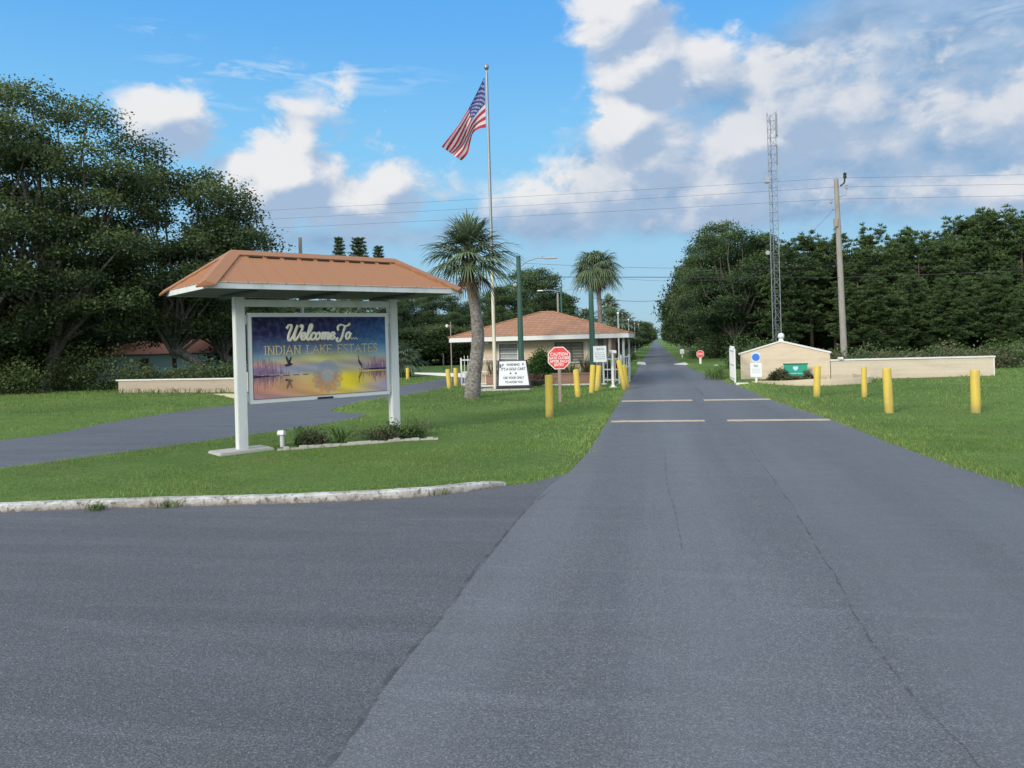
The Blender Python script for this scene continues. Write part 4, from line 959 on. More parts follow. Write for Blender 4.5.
x, y = W(451, 44); light_pole('lamp_post', 'thin rusty lamp post in front of the trees left of the palm trunk', x, y, Z(449, 322, 44), [], 'postwood', .035, spot=Z(447.5, 326, 44))
x, y = W(443, 62); o = MB().tube([(0, 0, 0), (0, 0, 1.45)], .05, 8).build('marker_post', M['soffit'], None); o.location = (x, y, 0); tag(o, 'thin pale marker post in the far lawn left of the palm trunk', 'post')
# lamp posts receding along the left verge
lp = None
for k, (yy, hh_) in enumerate(((56, 4.0), (66, 4.2), (76, 4.0), (90, 4.3), (106, 4.2), (125, 4.4), (150, 4.4), (180, 4.5))):
    if lp is None:
        lp = thing('verge_post', 'slim grey lamp posts in a row receding along the left verge beyond the gatehouse', 'post', (-2.5, yy, 0), 0, 'lamp posts along the far left verge')
        MB().tube([(0, 0, 0), (0, 0, 4)], [.07, .05], 8).build('pole', M['galv'], lp, True); MB().lathe([(.001, 3.97), (.07, 4.0), (.09, 4.07), (.07, 4.14), (.001, 4.17)], n=10).build('globe', M['letter_white'], lp, True); r_ = lp
    else: r_ = dup(lp)
    r_.location = (-2.55-.1*math.sin(k*2.1), yy, 0); r_.scale = (1, 1, hh_/4)

# ------------------------------------------------------------------ right hand entry wall
def entry_wall():
    A, B, C_ = Vector((4.12, 39.3, 0)), Vector((8.0, 38.0, 0)), Vector((15.03, 38.2, 0))
    ang = math.atan2(B.y-A.y, B.x-A.x); L1 = (B-A).length
    t = thing('entry_wall', 'beige entrance wall with gabled white-capped end panel and ball finial on the right lawn', 'wall', A, ang)
    zl, zp, zr, xp = Z(739, 354.5, 38.2), Z(784, 342, 37), Z(832, 353, 36), L1*.47
    MB().vprism([(0, -.05), (L1, -.05), (L1, zr), (xp, zp), (0, zl)], 0, .22).build('gable_panel', M['wall'], t)
    cp = MB()
    for (xa, za, xb, zb) in ((-.08, zl-.01, xp, zp), (xp, zp, L1+.06, zr-.01)):
        cp.add([(xa, -.05, za+.004), (xb, -.05, zb+.004), (xb, .27, zb+.004), (xa, .27, za+.004), (xa, -.05, za+.075), (xb, -.05, zb+.075), (xb, .27, zb+.075), (xa, .27, za+.075)], [(3, 2, 1, 0), (4, 5, 6, 7), (0, 1, 5, 4), (1, 2, 6, 5), (2, 3, 7, 6), (3, 0, 4, 7)])
    cp.build('gable_coping', M['cap'], t)
    b = MB().box((xp, .11, zp+.09), (.24, .24, .14), taper=.6); b.lathe([(.001, zp+.14)]+[(.155*math.sin(R(a)), zp+.29-.155*math.cos(R(a))) for a in range(15, 180, 15)]+[(.001, zp+.446)], c=(xp, .11, 0), n=18); b.build('ball_finial', M['white_clean'], t, True)
    M_ = Matrix.Rotation(-ang, 3, 'Z'); l0 = M_ @ (B-A); l1 = M_ @ (C_-A); a2 = math.atan2(l1.y-l0.y, l1.x-l0.x); L2 = (l1-l0).length; c = (l0+l1)/2
    zw = .90
    MB().box((c.x, c.y+.12, zw/2-.03), (L2, .2, zw+.06), rz=a2).build('low_wall', M['wall_low'], t)
    MB().box((c.x, c.y+.12, zw+.037), (L2+.08, .30, .066), rz=a2).build('low_coping', M['cap'], t)
    MB().box((l1.x-.02, l1.y+.12, zw/2), (.06, .24, zw-.02), rz=a2).build('end_strip', M['cap'], t)
    MB().box((l0.x+.45, l0.y+.1, zw+.12), (.2, .2, .1), rz=a2).build('coping_cap', M['cap'], t)
entry_wall()
def raised_bed(name, label, pts, h, th, mat):
    pl = smooth_poly(pts, 5); mb = MB(); vs = []
    for i, (x, y) in enumerate(pl):
        a, b_ = pl[max(i-1, 0)], pl[min(i+1, len(pl)-1)]; t_ = Vector((b_[0]-a[0], b_[1]-a[1], 0)).normalized(); n = Vector((-t_.y, t_.x, 0)); c = Vector((x, y, 0))
        hh_ = h(i/(len(pl)-1)) if callable(h) else h
        vs += [c+Vector((0, 0, -.03)), c+Vector((0, 0, hh_)), c+n*th+Vector((0, 0, hh_)), c+n*th+Vector((0, 0, -.03))]
    fs = [(i*4+k, (i+1)*4+k, (i+1)*4+k+1, i*4+k+1) for i in range(len(pl)-1) for k in range(3)]+[(0, 1, 2, 3), tuple(4*(len(pl)-1)+k for k in (3, 2, 1, 0))]
    mb.add(vs, fs); return tag(mb.build(name, mat), label, 'planter')
raised_bed('planter_edge', 'low curved beige planter edge in front of the gabled wall, below the green sign', [(4.3, 36.6), (5.0, 34.8), (5.9, 33.6), (7.3, 33.4), (8.95, 34.7), (9.1, 37.6)], lambda k: .10+.22*min(1, k*2.2), .22, M['wall'])
raised_bed('planter_edge', 'pale cream planter end showing at the foot of the left wall beside the sign post', [G(213, 395.3), G(228, 398.6), G(243, 401.6), G(262, 402.3), (-14.9, 33.4), (-15.2, 35.8)], lambda k: .06+.27*min(1, k*2.6), .3, M['cream'])
def left_wall():
    A, B, C_ = Vector((-28.3, 36.7, 0)), Vector((-20.6, 35.9, 0)), Vector((-16.6, 36.4, 0))
    ang = math.atan2(B.y-A.y, B.x-A.x); L1 = (B-A).length
    t = thing('boundary_wall', 'low beige wall with white coping under the oaks left of the welcome sign', 'wall', A, ang)
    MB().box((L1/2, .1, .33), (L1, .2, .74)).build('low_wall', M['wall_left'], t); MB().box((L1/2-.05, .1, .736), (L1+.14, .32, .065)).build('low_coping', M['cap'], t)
    M_ = Matrix.Rotation(-ang, 3, 'Z'); l1 = M_ @ (C_-A); l0 = Vector((L1, 0, 0)); L2 = (l1-l0).length; a2 = math.atan2(l1.y-l0.y, l1.x-l0.x)
    c, s = math.cos(a2), math.sin(a2); poly = [(0, -.03), (L2, -.03), (L2, 1.15), (L2*.5, 1.5), (0, 1.0)]
    mb = MB().vprism(poly, 0, .2); mb.v = [(l0.x+.02+v[0]*c-v[1]*s, l0.y+v[0]*s+v[1]*c, v[2]) for v in mb.v]; mb.build('gable_panel', M['wall'], t)
left_wall()

# ------------------------------------------------------------------ smaller signs on the right
def blue_sign():
    x, y = G(756.5, 384); d = Vector((x, y, 0)).dot(fw)
    t = thing('guide_sign', 'white notice with a round blue symbol above it on a post before the gabled wall', 'sign', (x, y, 0), R(-6))
    MB().box((0, .03, Z(755, 352, d)/2), (.09, .06, Z(755, 352, d))).build('post', M['white_clean'], t)
    zc = Z(755, 357.3, d); MB().box((0, -.008, zc), (.37, .016, .41)).build('blue_panel', M['paleblue'], t, bevel=.004); MB().vprism(circ(.165, 0, zc), -.022, -.017).build('round_symbol', M['blue'], t)
    za, zb = Z(755, 377, d), Z(755, 363, d); f_ = MB().box((0, -.012, (za+zb)/2), (.50, .02, zb-za)).build('notice_face', M['signwhite'], t, bevel=.004); mb = MB(); r_ = random.Random(5)
    mb.box((0, -.025, zb-.13), (.17, .004, .10)); mb.box((-.07, -.0255, zb-.10), (.10, .004, .05))
    for k in range(3):
        x0 = -.18
        while x0 < .17: w_ = r_.uniform(.02, .05); mb.box((x0+w_/2, -.0245, zb-.28-.08*k), (w_*.8, .003, .022)); x0 += w_+.008
    mb.build('worn_lettering', M['letter_grey'], f_)
    f2 = MB().box((-.30, -.25, .03), (.55, .35, .1)).build('stone_block', M['cap'], None, bevel=.02); f2.location = (x-.35, y, 0); tag(f2, 'small flat pale stone in the grass at the foot of the blue symbol sign', 'stone')
blue_sign()
def green_sign():
    d = 36.0; x, y = W(794.8, d); t = thing('green_sign', 'small green board with pale emblem on dark legs among plants before the gabled wall', 'sign', (x, y, 0), R(-8))
    za, zb = Z(795, 375.5, d), Z(795, 364.3, d); wd = 22.5*d/770
    f_ = MB().box((0, 0, (za+zb)/2), (wd, .05, zb-za)).build('sign_face', M['green'], t, bevel=.006)
    MB().box((0, -.002, zb+.02), (wd+.06, .08, .04)).build('top_rail', M['dark'], t)
    for s in (-1, 1): MB().box((s*wd*.43, .055, zb/2-.06), (.06, .05, zb)).build('leg', M['dark'], t)
    MB().vprism([(-.10, zb-.10), (.10, zb-.10), (.12, zb-.18), (.05, zb-.27), (0, zb-.30), (-.05, zb-.27), (-.12, zb-.18)], -.034, -.0265).build('emblem', M['paleblue'], f_)
    mb = MB(); r_ = random.Random(8); x0 = -.4
    while x0 < .38: w_ = r_.uniform(.03, .07); mb.box((x0+w_/2, -.0275, za+.10), (w_*.8, .004, .035)); x0 += w_+.012
    mb.build('worn_lettering', M['paleblue'], f_)
green_sign()
def stop_sign():
    x, y = G(700.5, 364.5); d = Vector((x, y, 0)).dot(fw); zc = Z(700, 354, d)
    t = thing('stop_sign', 'small red octagonal stop sign far along the right verge, on a white post', 'sign', (x, y, 0)); MB().box((0, .05, zc/2), (.16, .07, zc)).build('post', M['white_clean'], t)
    MB().vprism(oct_poly(.31, 0, zc), -.018, -.008).build('border', M['letter_white'], t); f_ = MB().vprism(oct_poly(.287, 0, zc), -.0215, -.0185).build('sign_face', M['red'], t); text('lettering', 'STOP', M['letter_white'], f_, 0, -.024, zc, .41, .17, offset=.01)
    x, y = G(682.3, 358.5); d = Vector((x, y, 0)).dot(fw); t = thing('small_sign', 'small white roadside sign farthest along the right verge', 'sign', (x, y, 0)); zc = Z(682, 351.5, d)
    MB().box((0, .04, zc/2), (.09, .05, zc)).build('post', M['white_clean'], t); MB().box((0, 0, zc), (.42, .02, .5)).build('sign_face', M['signwhite'], t)
    a = [G(674, 364.6), G(718, 366), G(717, 363.8), G(700, 362.4), G(683, 363)]
    s = MB().prism(a, -.02, .045).build('concrete_slab', M['cap']); tag(s, 'pale concrete slab across the right verge below the distant stop sign', 'slab')
    a = [G(629, 364.2), G(646, 365.0), G(645, 362.6), G(630, 361.8)]
    s = MB().prism(a, -.02, .045).build('concrete_slab', M['cap']); tag(s, 'pale concrete slab on the left verge beyond the gatehouse', 'slab')
stop_sign()

# ------------------------------------------------------------------ tower, utility pole and wires
def tower():
    d = 62; x, y = W(777, d); h = Z(769.5, 113, d); t = thing('radio_tower', 'tall slender steel lattice tower rising behind the gabled wall', 'tower', (x, y, 0))
    r_ = .37; leg = [Vector((r_*math.cos(R(a)), r_*math.sin(R(a)), 0)) for a in (210, 330, 90)]
    for l in leg: MB().tube([l, l+Vector((0, 0, h))], .032, 6).build('leg', M['towersteel'], t)
    br = MB(); n = 30
    for k in range(n):
        z0, z1 = h*k/n, h*(k+1)/n
        for i in range(3):
            a, b_ = leg[i], leg[(i+1) % 3]; br.tube([a+Vector((0, 0, z0)), b_+Vector((0, 0, z0))], .013, 4, caps=False)
            br.tube([(a if k % 2 else b_)+Vector((0, 0, z0)), (b_ if k % 2 else a)+Vector((0, 0, z1))], .013, 4, caps=False)
    br.build('lattice', M['towersteel'], t)
    for a_, zz, L_ in ((.45, h-.9, 2.2), (.40, h-3.4, 1.6)):
        MB().tube([(a_, 0, zz-L_/2), (a_, 0, zz+L_/2)], .05, 8).box((a_-.1, 0, zz), (.25, .04, .05)).build('whip_antenna', M['insul'], t)
    zb = Z(768.5, 180, d); MB().box((-.42, -.1, zb), (.36, .34, .5)).build('equipment_box', M['insul'], t, bevel=.02); MB().box((.42, 0, h-1.4), (.2, .2, .9)).build('panel_antenna', M['insul'], t, bevel=.02)
    zb = Z(762, 253, d); MB().lathe([(.001, 0), (.1, .03), (.17, .09), (.17, .12), (.001, .13)], c=(-.55, -.1, zb), n=14, tilt=Matrix.Rotation(R(90), 3, 'X')).build('dish', M['insul'], t, True)
tower()
UD = 52.0
def utility_pole():
    x, y = W(844, UD); top = P3(836, 179, UD); t = thing('utility_pole', 'tall leaning wooden utility pole carrying wires, behind the low wall', 'utility pole', (x, y, 0))
    v = top-Vector((x, y, 0)); MB().tube([(0, 0, -.1), v*.5, v], [.22, .19, .145], 12).build('pole', M['wood'], t, True)
    p1 = P3(838.5, 200, UD)-Vector((x, y, 0)); MB().tube([p1+Vector((.1, -.2, .9)), p1+Vector((.35, -.2, 1.1)), p1+Vector((.4, -.2, 1.5))], .06, 6).lathe([(.09, 0), (.12, .1), (.09, .2), (.12, .3), (.03, .4)], c=p1+Vector((.4, -.2, 1.4)), n=10).build('insulator', M['dark'], t)
    for s, dz in ((-1, -.7), (1, .2)):
        MB().tube([p1+Vector((0, 0, dz)), p1+Vector((s*.45, -.1, dz+.1)), p1+Vector((s*.5, -.1, dz+.55))], .04, 6).lathe([(.07, 0), (.1, .08), (.07, .16), (.1, .24), (.02, .3)], c=p1+Vector((s*.5, -.1, dz+.5)), n=10).build('insulator', M['insul'], t)
    MB().box(p1*.97+Vector((-.25, -.15, -1.2)), (.25, .2, .55)).build('bracket', M['wood'], t)
utility_pole()
def wire(label, a, b_, sag, r_=.012, grp=None):
    a, b_ = Vector(a), Vector(b_); pts = [a.lerp(b_, k/28)+Vector((0, 0, -sag*4*(k/28)*(1-k/28))) for k in range(29)]
    o = MB().tube([p-a for p in pts], r_, 5).build('power_line', M['cable']); o.location = a; tag(o, label, 'wire', grp)
for nm, dy, c in (('top', 178, 0), ('middle', 187, 1), ('lowest', 199, 2)):
    p = P3(836.5+c*.7, dy, UD); pl = p+(P3(258, [209, 218, 227][c], 59)-p)*1.6; pr = p+(P3(1024, [174, 183.5, 195][c], 49.5)-p)*3
    wire(f'{nm} of the three thin high wires running left from the utility pole over the flagpole', p, pl, .15, .008); wire(f'{nm} of the three thin high wires running right from the utility pole', p, pr, .05, .008)
gp = P3(520, 277, 39); up_ = P3(841, 277.5, UD)
wire('thick black cable stretched level across the road from left green pole to utility pole', gp, up_, .0, .018); wire('thick black cable running right from the utility pole in front of the pines', up_, up_+Vector((60, -6, .5)), .35, .016)
wire('thick black cable from the left green light pole towards the oaks behind the palm', gp, P3(200, 279, 60), .4, .014)
wire('thin wire just above the thick cable crossing the road to the utility pole', P3(519, 263, 39), P3(840, 265, UD), .25, .008); wire('thin wire above the thick cable, right of the utility pole before the pines', P3(840, 265, UD), P3(1110, 262, 55), .2, .008)
wire('sagging service wire climbing from the right green pole to the brackets of the utility pole', P3(593.5, 298, 36.8), P3(834, 209, UD), 2.1, .010)
wire('slanting service wire from behind the right palm to the middle of the utility pole', P3(606, 277, 55), P3(840, 262, UD), .7, .008)
# ------------------------------------------------------------------ vegetation
def unit(n):
    v = rng.normal(size=(n, 3)); return v/np.linalg.norm(v, axis=1, keepdims=True)
def leaves(c, dr, L, Wd):
    """rhombic leaves: centre c, long axis dr, lengths L, widths Wd"""
    s = np.cross(dr, unit(len(c))); s /= np.linalg.norm(s, axis=1, keepdims=True)+1e-9
    L = np.asarray(L).reshape(-1, 1)*np.ones((len(c), 1)); Wd = np.asarray(Wd).reshape(-1, 1)*np.ones((len(c), 1))
    return np.stack([c-dr*L/2, c+s*Wd/2, c+dr*L/2, c-s*Wd/2], 1).reshape(-1, 3)
def crown_mesh(name, clumps, crad, per, leaf, tints, flat=.6, asp=.55, updir=0., spread=1.0):
    n = len(clumps); c = np.repeat(clumps, per, 0); r = np.repeat(np.broadcast_to(crad, (n,)), per)[:, None]
    o = rng.normal(size=(n*per, 3))*np.array([1, 1, flat])*.5; c2 = c+o*r*spread
    dr = unit(n*per)*np.array([1, 1, .7])+o*.6+np.array([0, 0, updir]); dr /= np.linalg.norm(dr, axis=1, keepdims=True)
    sz = leaf*rng.uniform(.6, 1.35, n*per)
    t = np.repeat(tints, per)+rng.normal(0, .12, n*per)+o[:, 2]*.30  # upper leaves of each clump tinted lighter, as if lit from above
    return npmesh(name, leaves(c2, dr, sz, sz*asp), 4, np.clip(t, 0, 1))
def oak(h, rx, ry, zc, rz, nl, seed, lobe=(1.5, 2.6), dens=40, per=26, leaf=.24, lean=(0, 0), low=-1.0, minz=1.7, sep=.55, foot=(0, 0)):
    """returns (bark MB, crown mesh): lobes spread through an ellipsoid, limbs reaching each of them"""
    rd = random.Random(seed); r_ = np.random.default_rng(seed); lobes = []
    tries = 0
    while len(lobes) < nl and tries < 4000:
        tries += 1; v = r_.normal(size=3); v /= np.linalg.norm(v); k = r_.uniform(.35, 1)**.5
        if v[2] < low: continue
        p = np.array([v[0]*rx*k, v[1]*ry*k, zc+v[2]*rz*k]); R_ = r_.uniform(*lobe)
        if p[2]-R_*.6 < minz: continue
        if all(np.linalg.norm(p-q[0]) > sep*(R_+q[1]) for q in lobes): lobes.append((p, R_))
    bark = MB(); fork = h*.16; tr = .018*h+.06
    bark.tube([(foot[0], foot[1], -.2), (foot[0]*.97+tr*.1, foot[1]*.97, .5), (foot[0]*.7+lean[0]*.3, lean[1]*.3, fork*.6), (lean[0], lean[1], fork)], [tr*1.5, tr*1.05, tr*.9, tr*.85], 10)
    cl = []; ti = []; cr__ = []
    for p, R_ in lobes:
        P_ = Vector(p); f_ = Vector((lean[0], lean[1], fork*rd.uniform(.75, 1.3))); m1 = f_.lerp(P_, .4)+Vector((rd.uniform(-.5, .5), rd.uniform(-.5, .5), .10*h*rd.uniform(.1, .8))); m2 = f_.lerp(P_, .75)+Vector((rd.uniform(-.5, .5), rd.uniform(-.5, .5), rd.uniform(-.2, .5)))
        rr_ = tr*.40; bark.tube([f_, m1, m2, P_], [rr_, rr_*.65, rr_*.42, rr_*.22], 6, caps=False)
        n = int(dens*(R_/2)**2); v = r_.normal(size=(n, 3)); v /= np.linalg.norm(v, axis=1, keepdims=True)
        v[:, 2] = np.where(v[:, 2] < -.35, -v[:, 2]*r_.uniform(.2, 1, n), v[:, 2]); kk = r_.uniform(.25, 1, n)**.45
        q = p+v*np.array([R_, R_, R_*.66])*kk[:, None]; cl.append(q)
        lt = r_.uniform(-.12, .14); ti.append(.24+lt+.34*v[:, 2]*kk+r_.normal(0, .10, n)+.12*(p[2]-zc)/rz); cr__.append(np.full(n, .55*R_**.5))  # lobe tops lighter, undersides darker: crown shading put into the tint
        for k in range(5):
            e = Vector(q[rd.randrange(n)]); bark.tube([P_, P_.lerp(e, .5)+Vector((0, 0, rd.uniform(-.1, .25))), e], [rr_*.22, rr_*.14, .012], 4, caps=False)
    return bark, crown_mesh('crown', np.concatenate(cl), np.concatenate(cr__), per, leaf, np.concatenate(ti))
def pine(h, seed, rad=2.3, start=.3, open_=1.0, bushy=1.0):
    rd = random.Random(seed); r_ = np.random.default_rng(seed); bark = MB(); tr = .011*h+.04; bend = Vector((rd.uniform(-.25, .25), rd.uniform(-.25, .25), 0))
    ax = lambda z: bend*math.sin(z/h*2.2)
    bark.tube([ax(z)+Vector((0, 0, z)) for z in np.linspace(-.1, h*.97, 9)], [tr*1.15]+[tr*(1-.88*k/8) for k in range(1, 9)], 8)
    cl = []; ti = []; z = h*start
    while z < h*.985:
        f_ = (z/h-start)/(1-start); env = rad*(math.sin(min(1, f_*.92+.22)*math.pi*.86)**.62)*(1-.10*f_)+.18
        for b in range(rd.randint(2, 4)):
            a = rd.uniform(0, 6.283); L_ = env*rd.uniform(.55, 1.15); rise = (.05+.55*f_)*L_+rd.uniform(-.15, .25)
            d_ = Vector((math.cos(a), math.sin(a), 0)); s0 = ax(z)+Vector((0, 0, z)); e = s0+d_*L_+Vector((0, 0, rise)); m_ = s0.lerp(e, .5)-Vector((0, 0, .08*L_))
            bark.tube([s0, m_, e], [.035, .022, .01], 4, caps=False)
            for k in range(max(2, int(L_*4.6*bushy))):
                u_ = rd.uniform(.35, 1.05); q = s0.lerp(e, u_)+Vector((rd.gauss(0, .25), rd.gauss(0, .25), rd.gauss(.08, .30))); cl.append(tuple(q)); ti.append(.22+.22*f_+.25*(u_-.6)+rd.gauss(0, .13))  # tint lightens upward and outward, painting light onto the pine crown
        z += h*.0235*rd.uniform(.7, 1.4)/open_
    for k in range(22):        # leader and upright candles
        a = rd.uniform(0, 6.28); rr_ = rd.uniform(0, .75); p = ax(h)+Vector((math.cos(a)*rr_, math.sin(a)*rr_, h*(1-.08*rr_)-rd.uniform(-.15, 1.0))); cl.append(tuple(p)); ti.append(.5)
    cl = np.array(cl); n = len(cl); per = 34
    c = np.repeat(cl, per, 0); dr = r_.normal(size=(n*per, 3)); dr[:, 2] = np.abs(dr[:, 2])*1.1+.1; out = c.copy(); out[:, 2] = 0; out /= np.linalg.norm(out, axis=1, keepdims=True)+.3; dr = dr+out*.7; dr /= np.linalg.norm(dr, axis=1, keepdims=True)
    c2 = c+dr*r_.uniform(.08, .36, (n*per, 1)); sz = r_.uniform(.22, .40, n*per)
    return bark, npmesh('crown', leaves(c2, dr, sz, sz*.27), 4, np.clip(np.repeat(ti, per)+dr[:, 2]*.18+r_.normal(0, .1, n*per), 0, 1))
def make_tree(name, label, cat, bark, crown, bm, lm, group=None):
    t = thing(name, label, cat, (0, 0, 0), 0, group); bark.build('trunk', M[bm], t, True); nlink('crown', crown, M[lm], t); return t
def place(t, px, d, py_top, h0, wide=1.0, rz=0, z0=-.05):
    s = (Z(px, py_top, d)-z0)/h0; x, y = W(px, d); t.location = (x, y, z0); t.scale = (s*wide, s*wide, s); t.rotation_euler = (0, 0, rz); return t

# --- oaks on the left
specs = [  # label, px, depth, h, rx, ry, zc, rz, nl, seed
    ('tallest spreading live oak at the left edge, bare pale limbs showing through its crown', 58, 46, 18.9, 6.6, 5.2, 9.9, 8.3, 52, 11, 2.3, (-.6, 0)),
    ('broad live oak just left of the welcome sign roof, crown stepping down rightwards', 174, 50, 14.8, 5.6, 5.0, 8.3, 6.7, 44, 22, 1.9, (2.4, .5)),
    ('lower rounded live oak directly behind the left end of the welcome sign roof', 224, 54, 11.8, 4.2, 4.0, 6.4, 4.9, 30, 33, 2.6, (.8, 0)),
    ('dark live oak at the far left edge of the picture behind the tallest oak', -30, 44, 17.0, 6.0, 5.5, 9.0, 7.8, 44, 44, 1.7, (0, 0))]
for lab, px, d, h, rx, ry, zc, rz, nl, sd_, mz, ft in specs:
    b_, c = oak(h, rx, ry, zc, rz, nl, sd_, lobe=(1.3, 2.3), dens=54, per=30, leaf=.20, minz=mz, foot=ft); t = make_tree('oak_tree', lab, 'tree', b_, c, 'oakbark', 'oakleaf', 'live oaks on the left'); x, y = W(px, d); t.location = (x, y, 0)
# low dark undergrowth skirt beneath the oaks
def bush_mesh(seed, rx, ry, h, leaf=.10, n=70, per=26, flat=.8, tint=.35, lumpy=1.):
    r_ = np.random.default_rng(seed); v = r_.normal(size=(n, 3)); v /= np.linalg.norm(v, axis=1, keepdims=True); v[:, 2] = np.abs(v[:, 2]); k = r_.uniform(.3, 1, n)**.5
    lump = 1+lumpy*.22*np.sin(v[:, 0]*5+seed)+lumpy*.16*np.sin(v[:, 1]*7+seed*2); q = v*np.array([rx, ry, h])*(k*lump*.88)[:, None]+np.array([0, 0, .04*h])
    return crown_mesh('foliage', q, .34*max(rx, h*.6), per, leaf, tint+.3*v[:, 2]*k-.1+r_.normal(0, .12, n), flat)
def bush(name, label, x, y, seed, rx, ry, h, mat='bushleaf', leaf=.10, n=70, per=26, cat='bush', group=None, z=None, tint=.35, lumpy=1.):
    o = nlink(name, bush_mesh(seed, rx, ry, h, leaf, n, per, tint=tint, lumpy=lumpy), M[mat]); o.location = (x, y, hz_at(x, y) if z is None else z); return tag(o, label, cat, group)
def low_tree(seed, h, rx): 
    return oak(h, rx, rx, h*.56, h*.46, 20, seed, lobe=(.20*h, .32*h), dens=95, per=26, leaf=.20, low=-.98, minz=.12, sep=.45)
lb, lc = low_tree(5, 5.0, 2.4); lb2, lc2 = low_tree(6, 5.0, 2.1); lb3, lc3 = low_tree(9, 5.0, 2.6)
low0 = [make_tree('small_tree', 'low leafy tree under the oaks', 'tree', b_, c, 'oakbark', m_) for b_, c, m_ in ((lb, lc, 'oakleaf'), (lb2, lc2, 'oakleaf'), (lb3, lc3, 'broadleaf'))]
used = set()
def low(i, lab, px, d, py, wide=1., rz=0, grp=None):
    t = low0[i]
    if i in used: t = dup(t)
    used.add(i); t['label'] = lab
    if grp: t['group'] = grp
    elif 'group' in t: del t['group']
    return place(t, px, d, py, 5.1, wide, rz)
UG = 'dark understorey trees beneath the left oaks'
for k, (i, px, d, py, w_) in enumerate(((0, 12, 47, 300, 1.2), (1, 40, 50, 290, .8), (0, -40, 46, 300, 1.3), (1, 250, 60, 300, 1.2), (2, 275, 66, 305, 1.1), (1, -15, 54, 280, 1.4), (2, 45, 60, 270, 1.4), (0, 85, 64, 275, 1.3), (0, 205, 72, 285, 1.3), (1, 130, 76, 290, 1.4), (2, 170, 78, 280, 1.4), (0, 240, 80, 280, 1.4))):
    low(i, 'dark leafy understorey tree in the shade beneath the left oaks', px, d, py, w_, k*1.3, UG)
k = 0
for px, d, py, w_, lab in ((137, 43.5, 367, 1.3, 'dark green shrub behind the left end of the low beige wall'), (160, 44, 373, 1.3, 'dark green shrub behind the low beige wall in front of the blue house window'), (185, 44, 369, 1.4, 'dark green shrub behind the low beige wall right of the blue house wall'), (208, 43, 365, 1.4, 'dark green shrub behind the low beige wall near the sign post'), (232, 43, 363, 1.4, 'dark green shrub behind the low beige wall hidden partly by the sign post'),
                     (20, 43, 360, 1.8, 'shaded scrub at the foot of the tallest left oak'), (75, 45, 352, 1.8, 'shaded scrub between the oak trunks left of the beige wall'), (103, 45, 350, 1.6, 'tall shaded scrub just left of the beige wall end'), (48, 46, 350, 1.6, 'shaded scrub right of the pale oak trunk'), (-10, 44, 352, 1.8, 'shaded scrub at the left edge of the picture')):
    x, y = W(px, d); bush('shrub', lab, x, y, 60+k, w_, .9, Z(px, py, d)+.15, 'oakleaf', .15, 80, 26, 'shrub', tint=.30); k += 1
x, y = G(34, 389.5)
o = MB().tube([(0, 0, -.1), (.05, 0, 1.2), (.3, 0, 2.6), (.9, .2, 4.2)], [.24, .19, .16, .12], 8).tube([(-.7, .1, -.1), (-.75, .1, 1.4), (-1.2, .1, 3.2)], [.2, .16, .12], 8).build('tree_trunk', M['oakbark'], None, True); o.location = (x, y, 0); tag(o, 'pair of pale bare stems at the foot of the leftmost oak foliage', 'tree trunk')
# blue house under the oaks
def house():
    d = 58; x0, y0 = W(78, d); x1, y1 = W(236, d); ang = math.atan2(y1-y0, x1-x0); L_ = math.hypot(x1-x0, y1-y0); u_ = lambda px: L_*(px-78)/158
    t = thing('blue_house', 'small blue house with terracotta roof half hidden under the left oaks', 'house', (x0, y0, 0), ang)
    wa, wb = u_(136.5), u_(149.5); z0, z1 = Z(143, 371, d), Z(143, 357.5, d); wt = 2.05
    mb = MB()
    for a, b_ in ((0, wa), (wb, L_)): mb.box(((a+b_)/2, .1, wt/2), (b_-a, .2, wt))
    mb.box(((wa+wb)/2, .1, z0/2), (wb-wa, .2, z0)); mb.box(((wa+wb)/2, .1, (z1+wt)/2), (wb-wa, .2, max(.02, wt-z1))); mb.box((L_/2, 5, wt/2), (L_, .2, wt)); mb.box((.1, 2.55, wt/2), (.2, 4.68, wt)); mb.box((L_-.1, 2.55, wt/2), (.2, 4.68, wt)); mb.build('wall', M['housepaint'], t)
    f_ = MB()
    for x in (wa+.05, wb-.05): f_.box((x, .05, (z0+z1)/2), (.11, .14, z1-z0))
    for z in (z0+.05, z1-.05, (z0+z1)/2): f_.box(((wa+wb)/2, .052, z), (wb-wa-.224, .12, .09 if z != (z0+z1)/2 else .045))
    w_ = f_.build('window', M['white_clean'], t); MB().box(((wa+wb)/2, .12, (z0+z1)/2), (wb-wa-.2, .02, z1-z0)).build('pane', M['glassdark'], w_)
    for a, b_ in ((u_(172), u_(176)), (u_(189.5), u_(190.5))): MB().box(((a+b_)/2, -.02, 1.0), (b_-a, .05, 2.0)).build('door' if b_-a > .2 else 'porch_post', M['glassdark'] if b_-a > .2 else M['white_clean'], t)
    r_ = MB(); r_.add([(-.7, -.45, 2.06), (L_+.7, -.45, 2.06), (L_+.7, 6, 2.06), (-.7, 6, 2.06), (1.2, 2.5, 3.1), (L_-1.2, 2.5, 3.1)], [(0, 1, 5, 4), (1, 2, 5), (2, 3, 4, 5), (3, 0, 4), (3, 2, 1, 0)]); r_.build('roof', M['houseroof'], t)
    MB().box((L_/2, -.45, 2.0), (L_+1.4, .05, .10)).build('fascia', M['soffit'], t)
house()

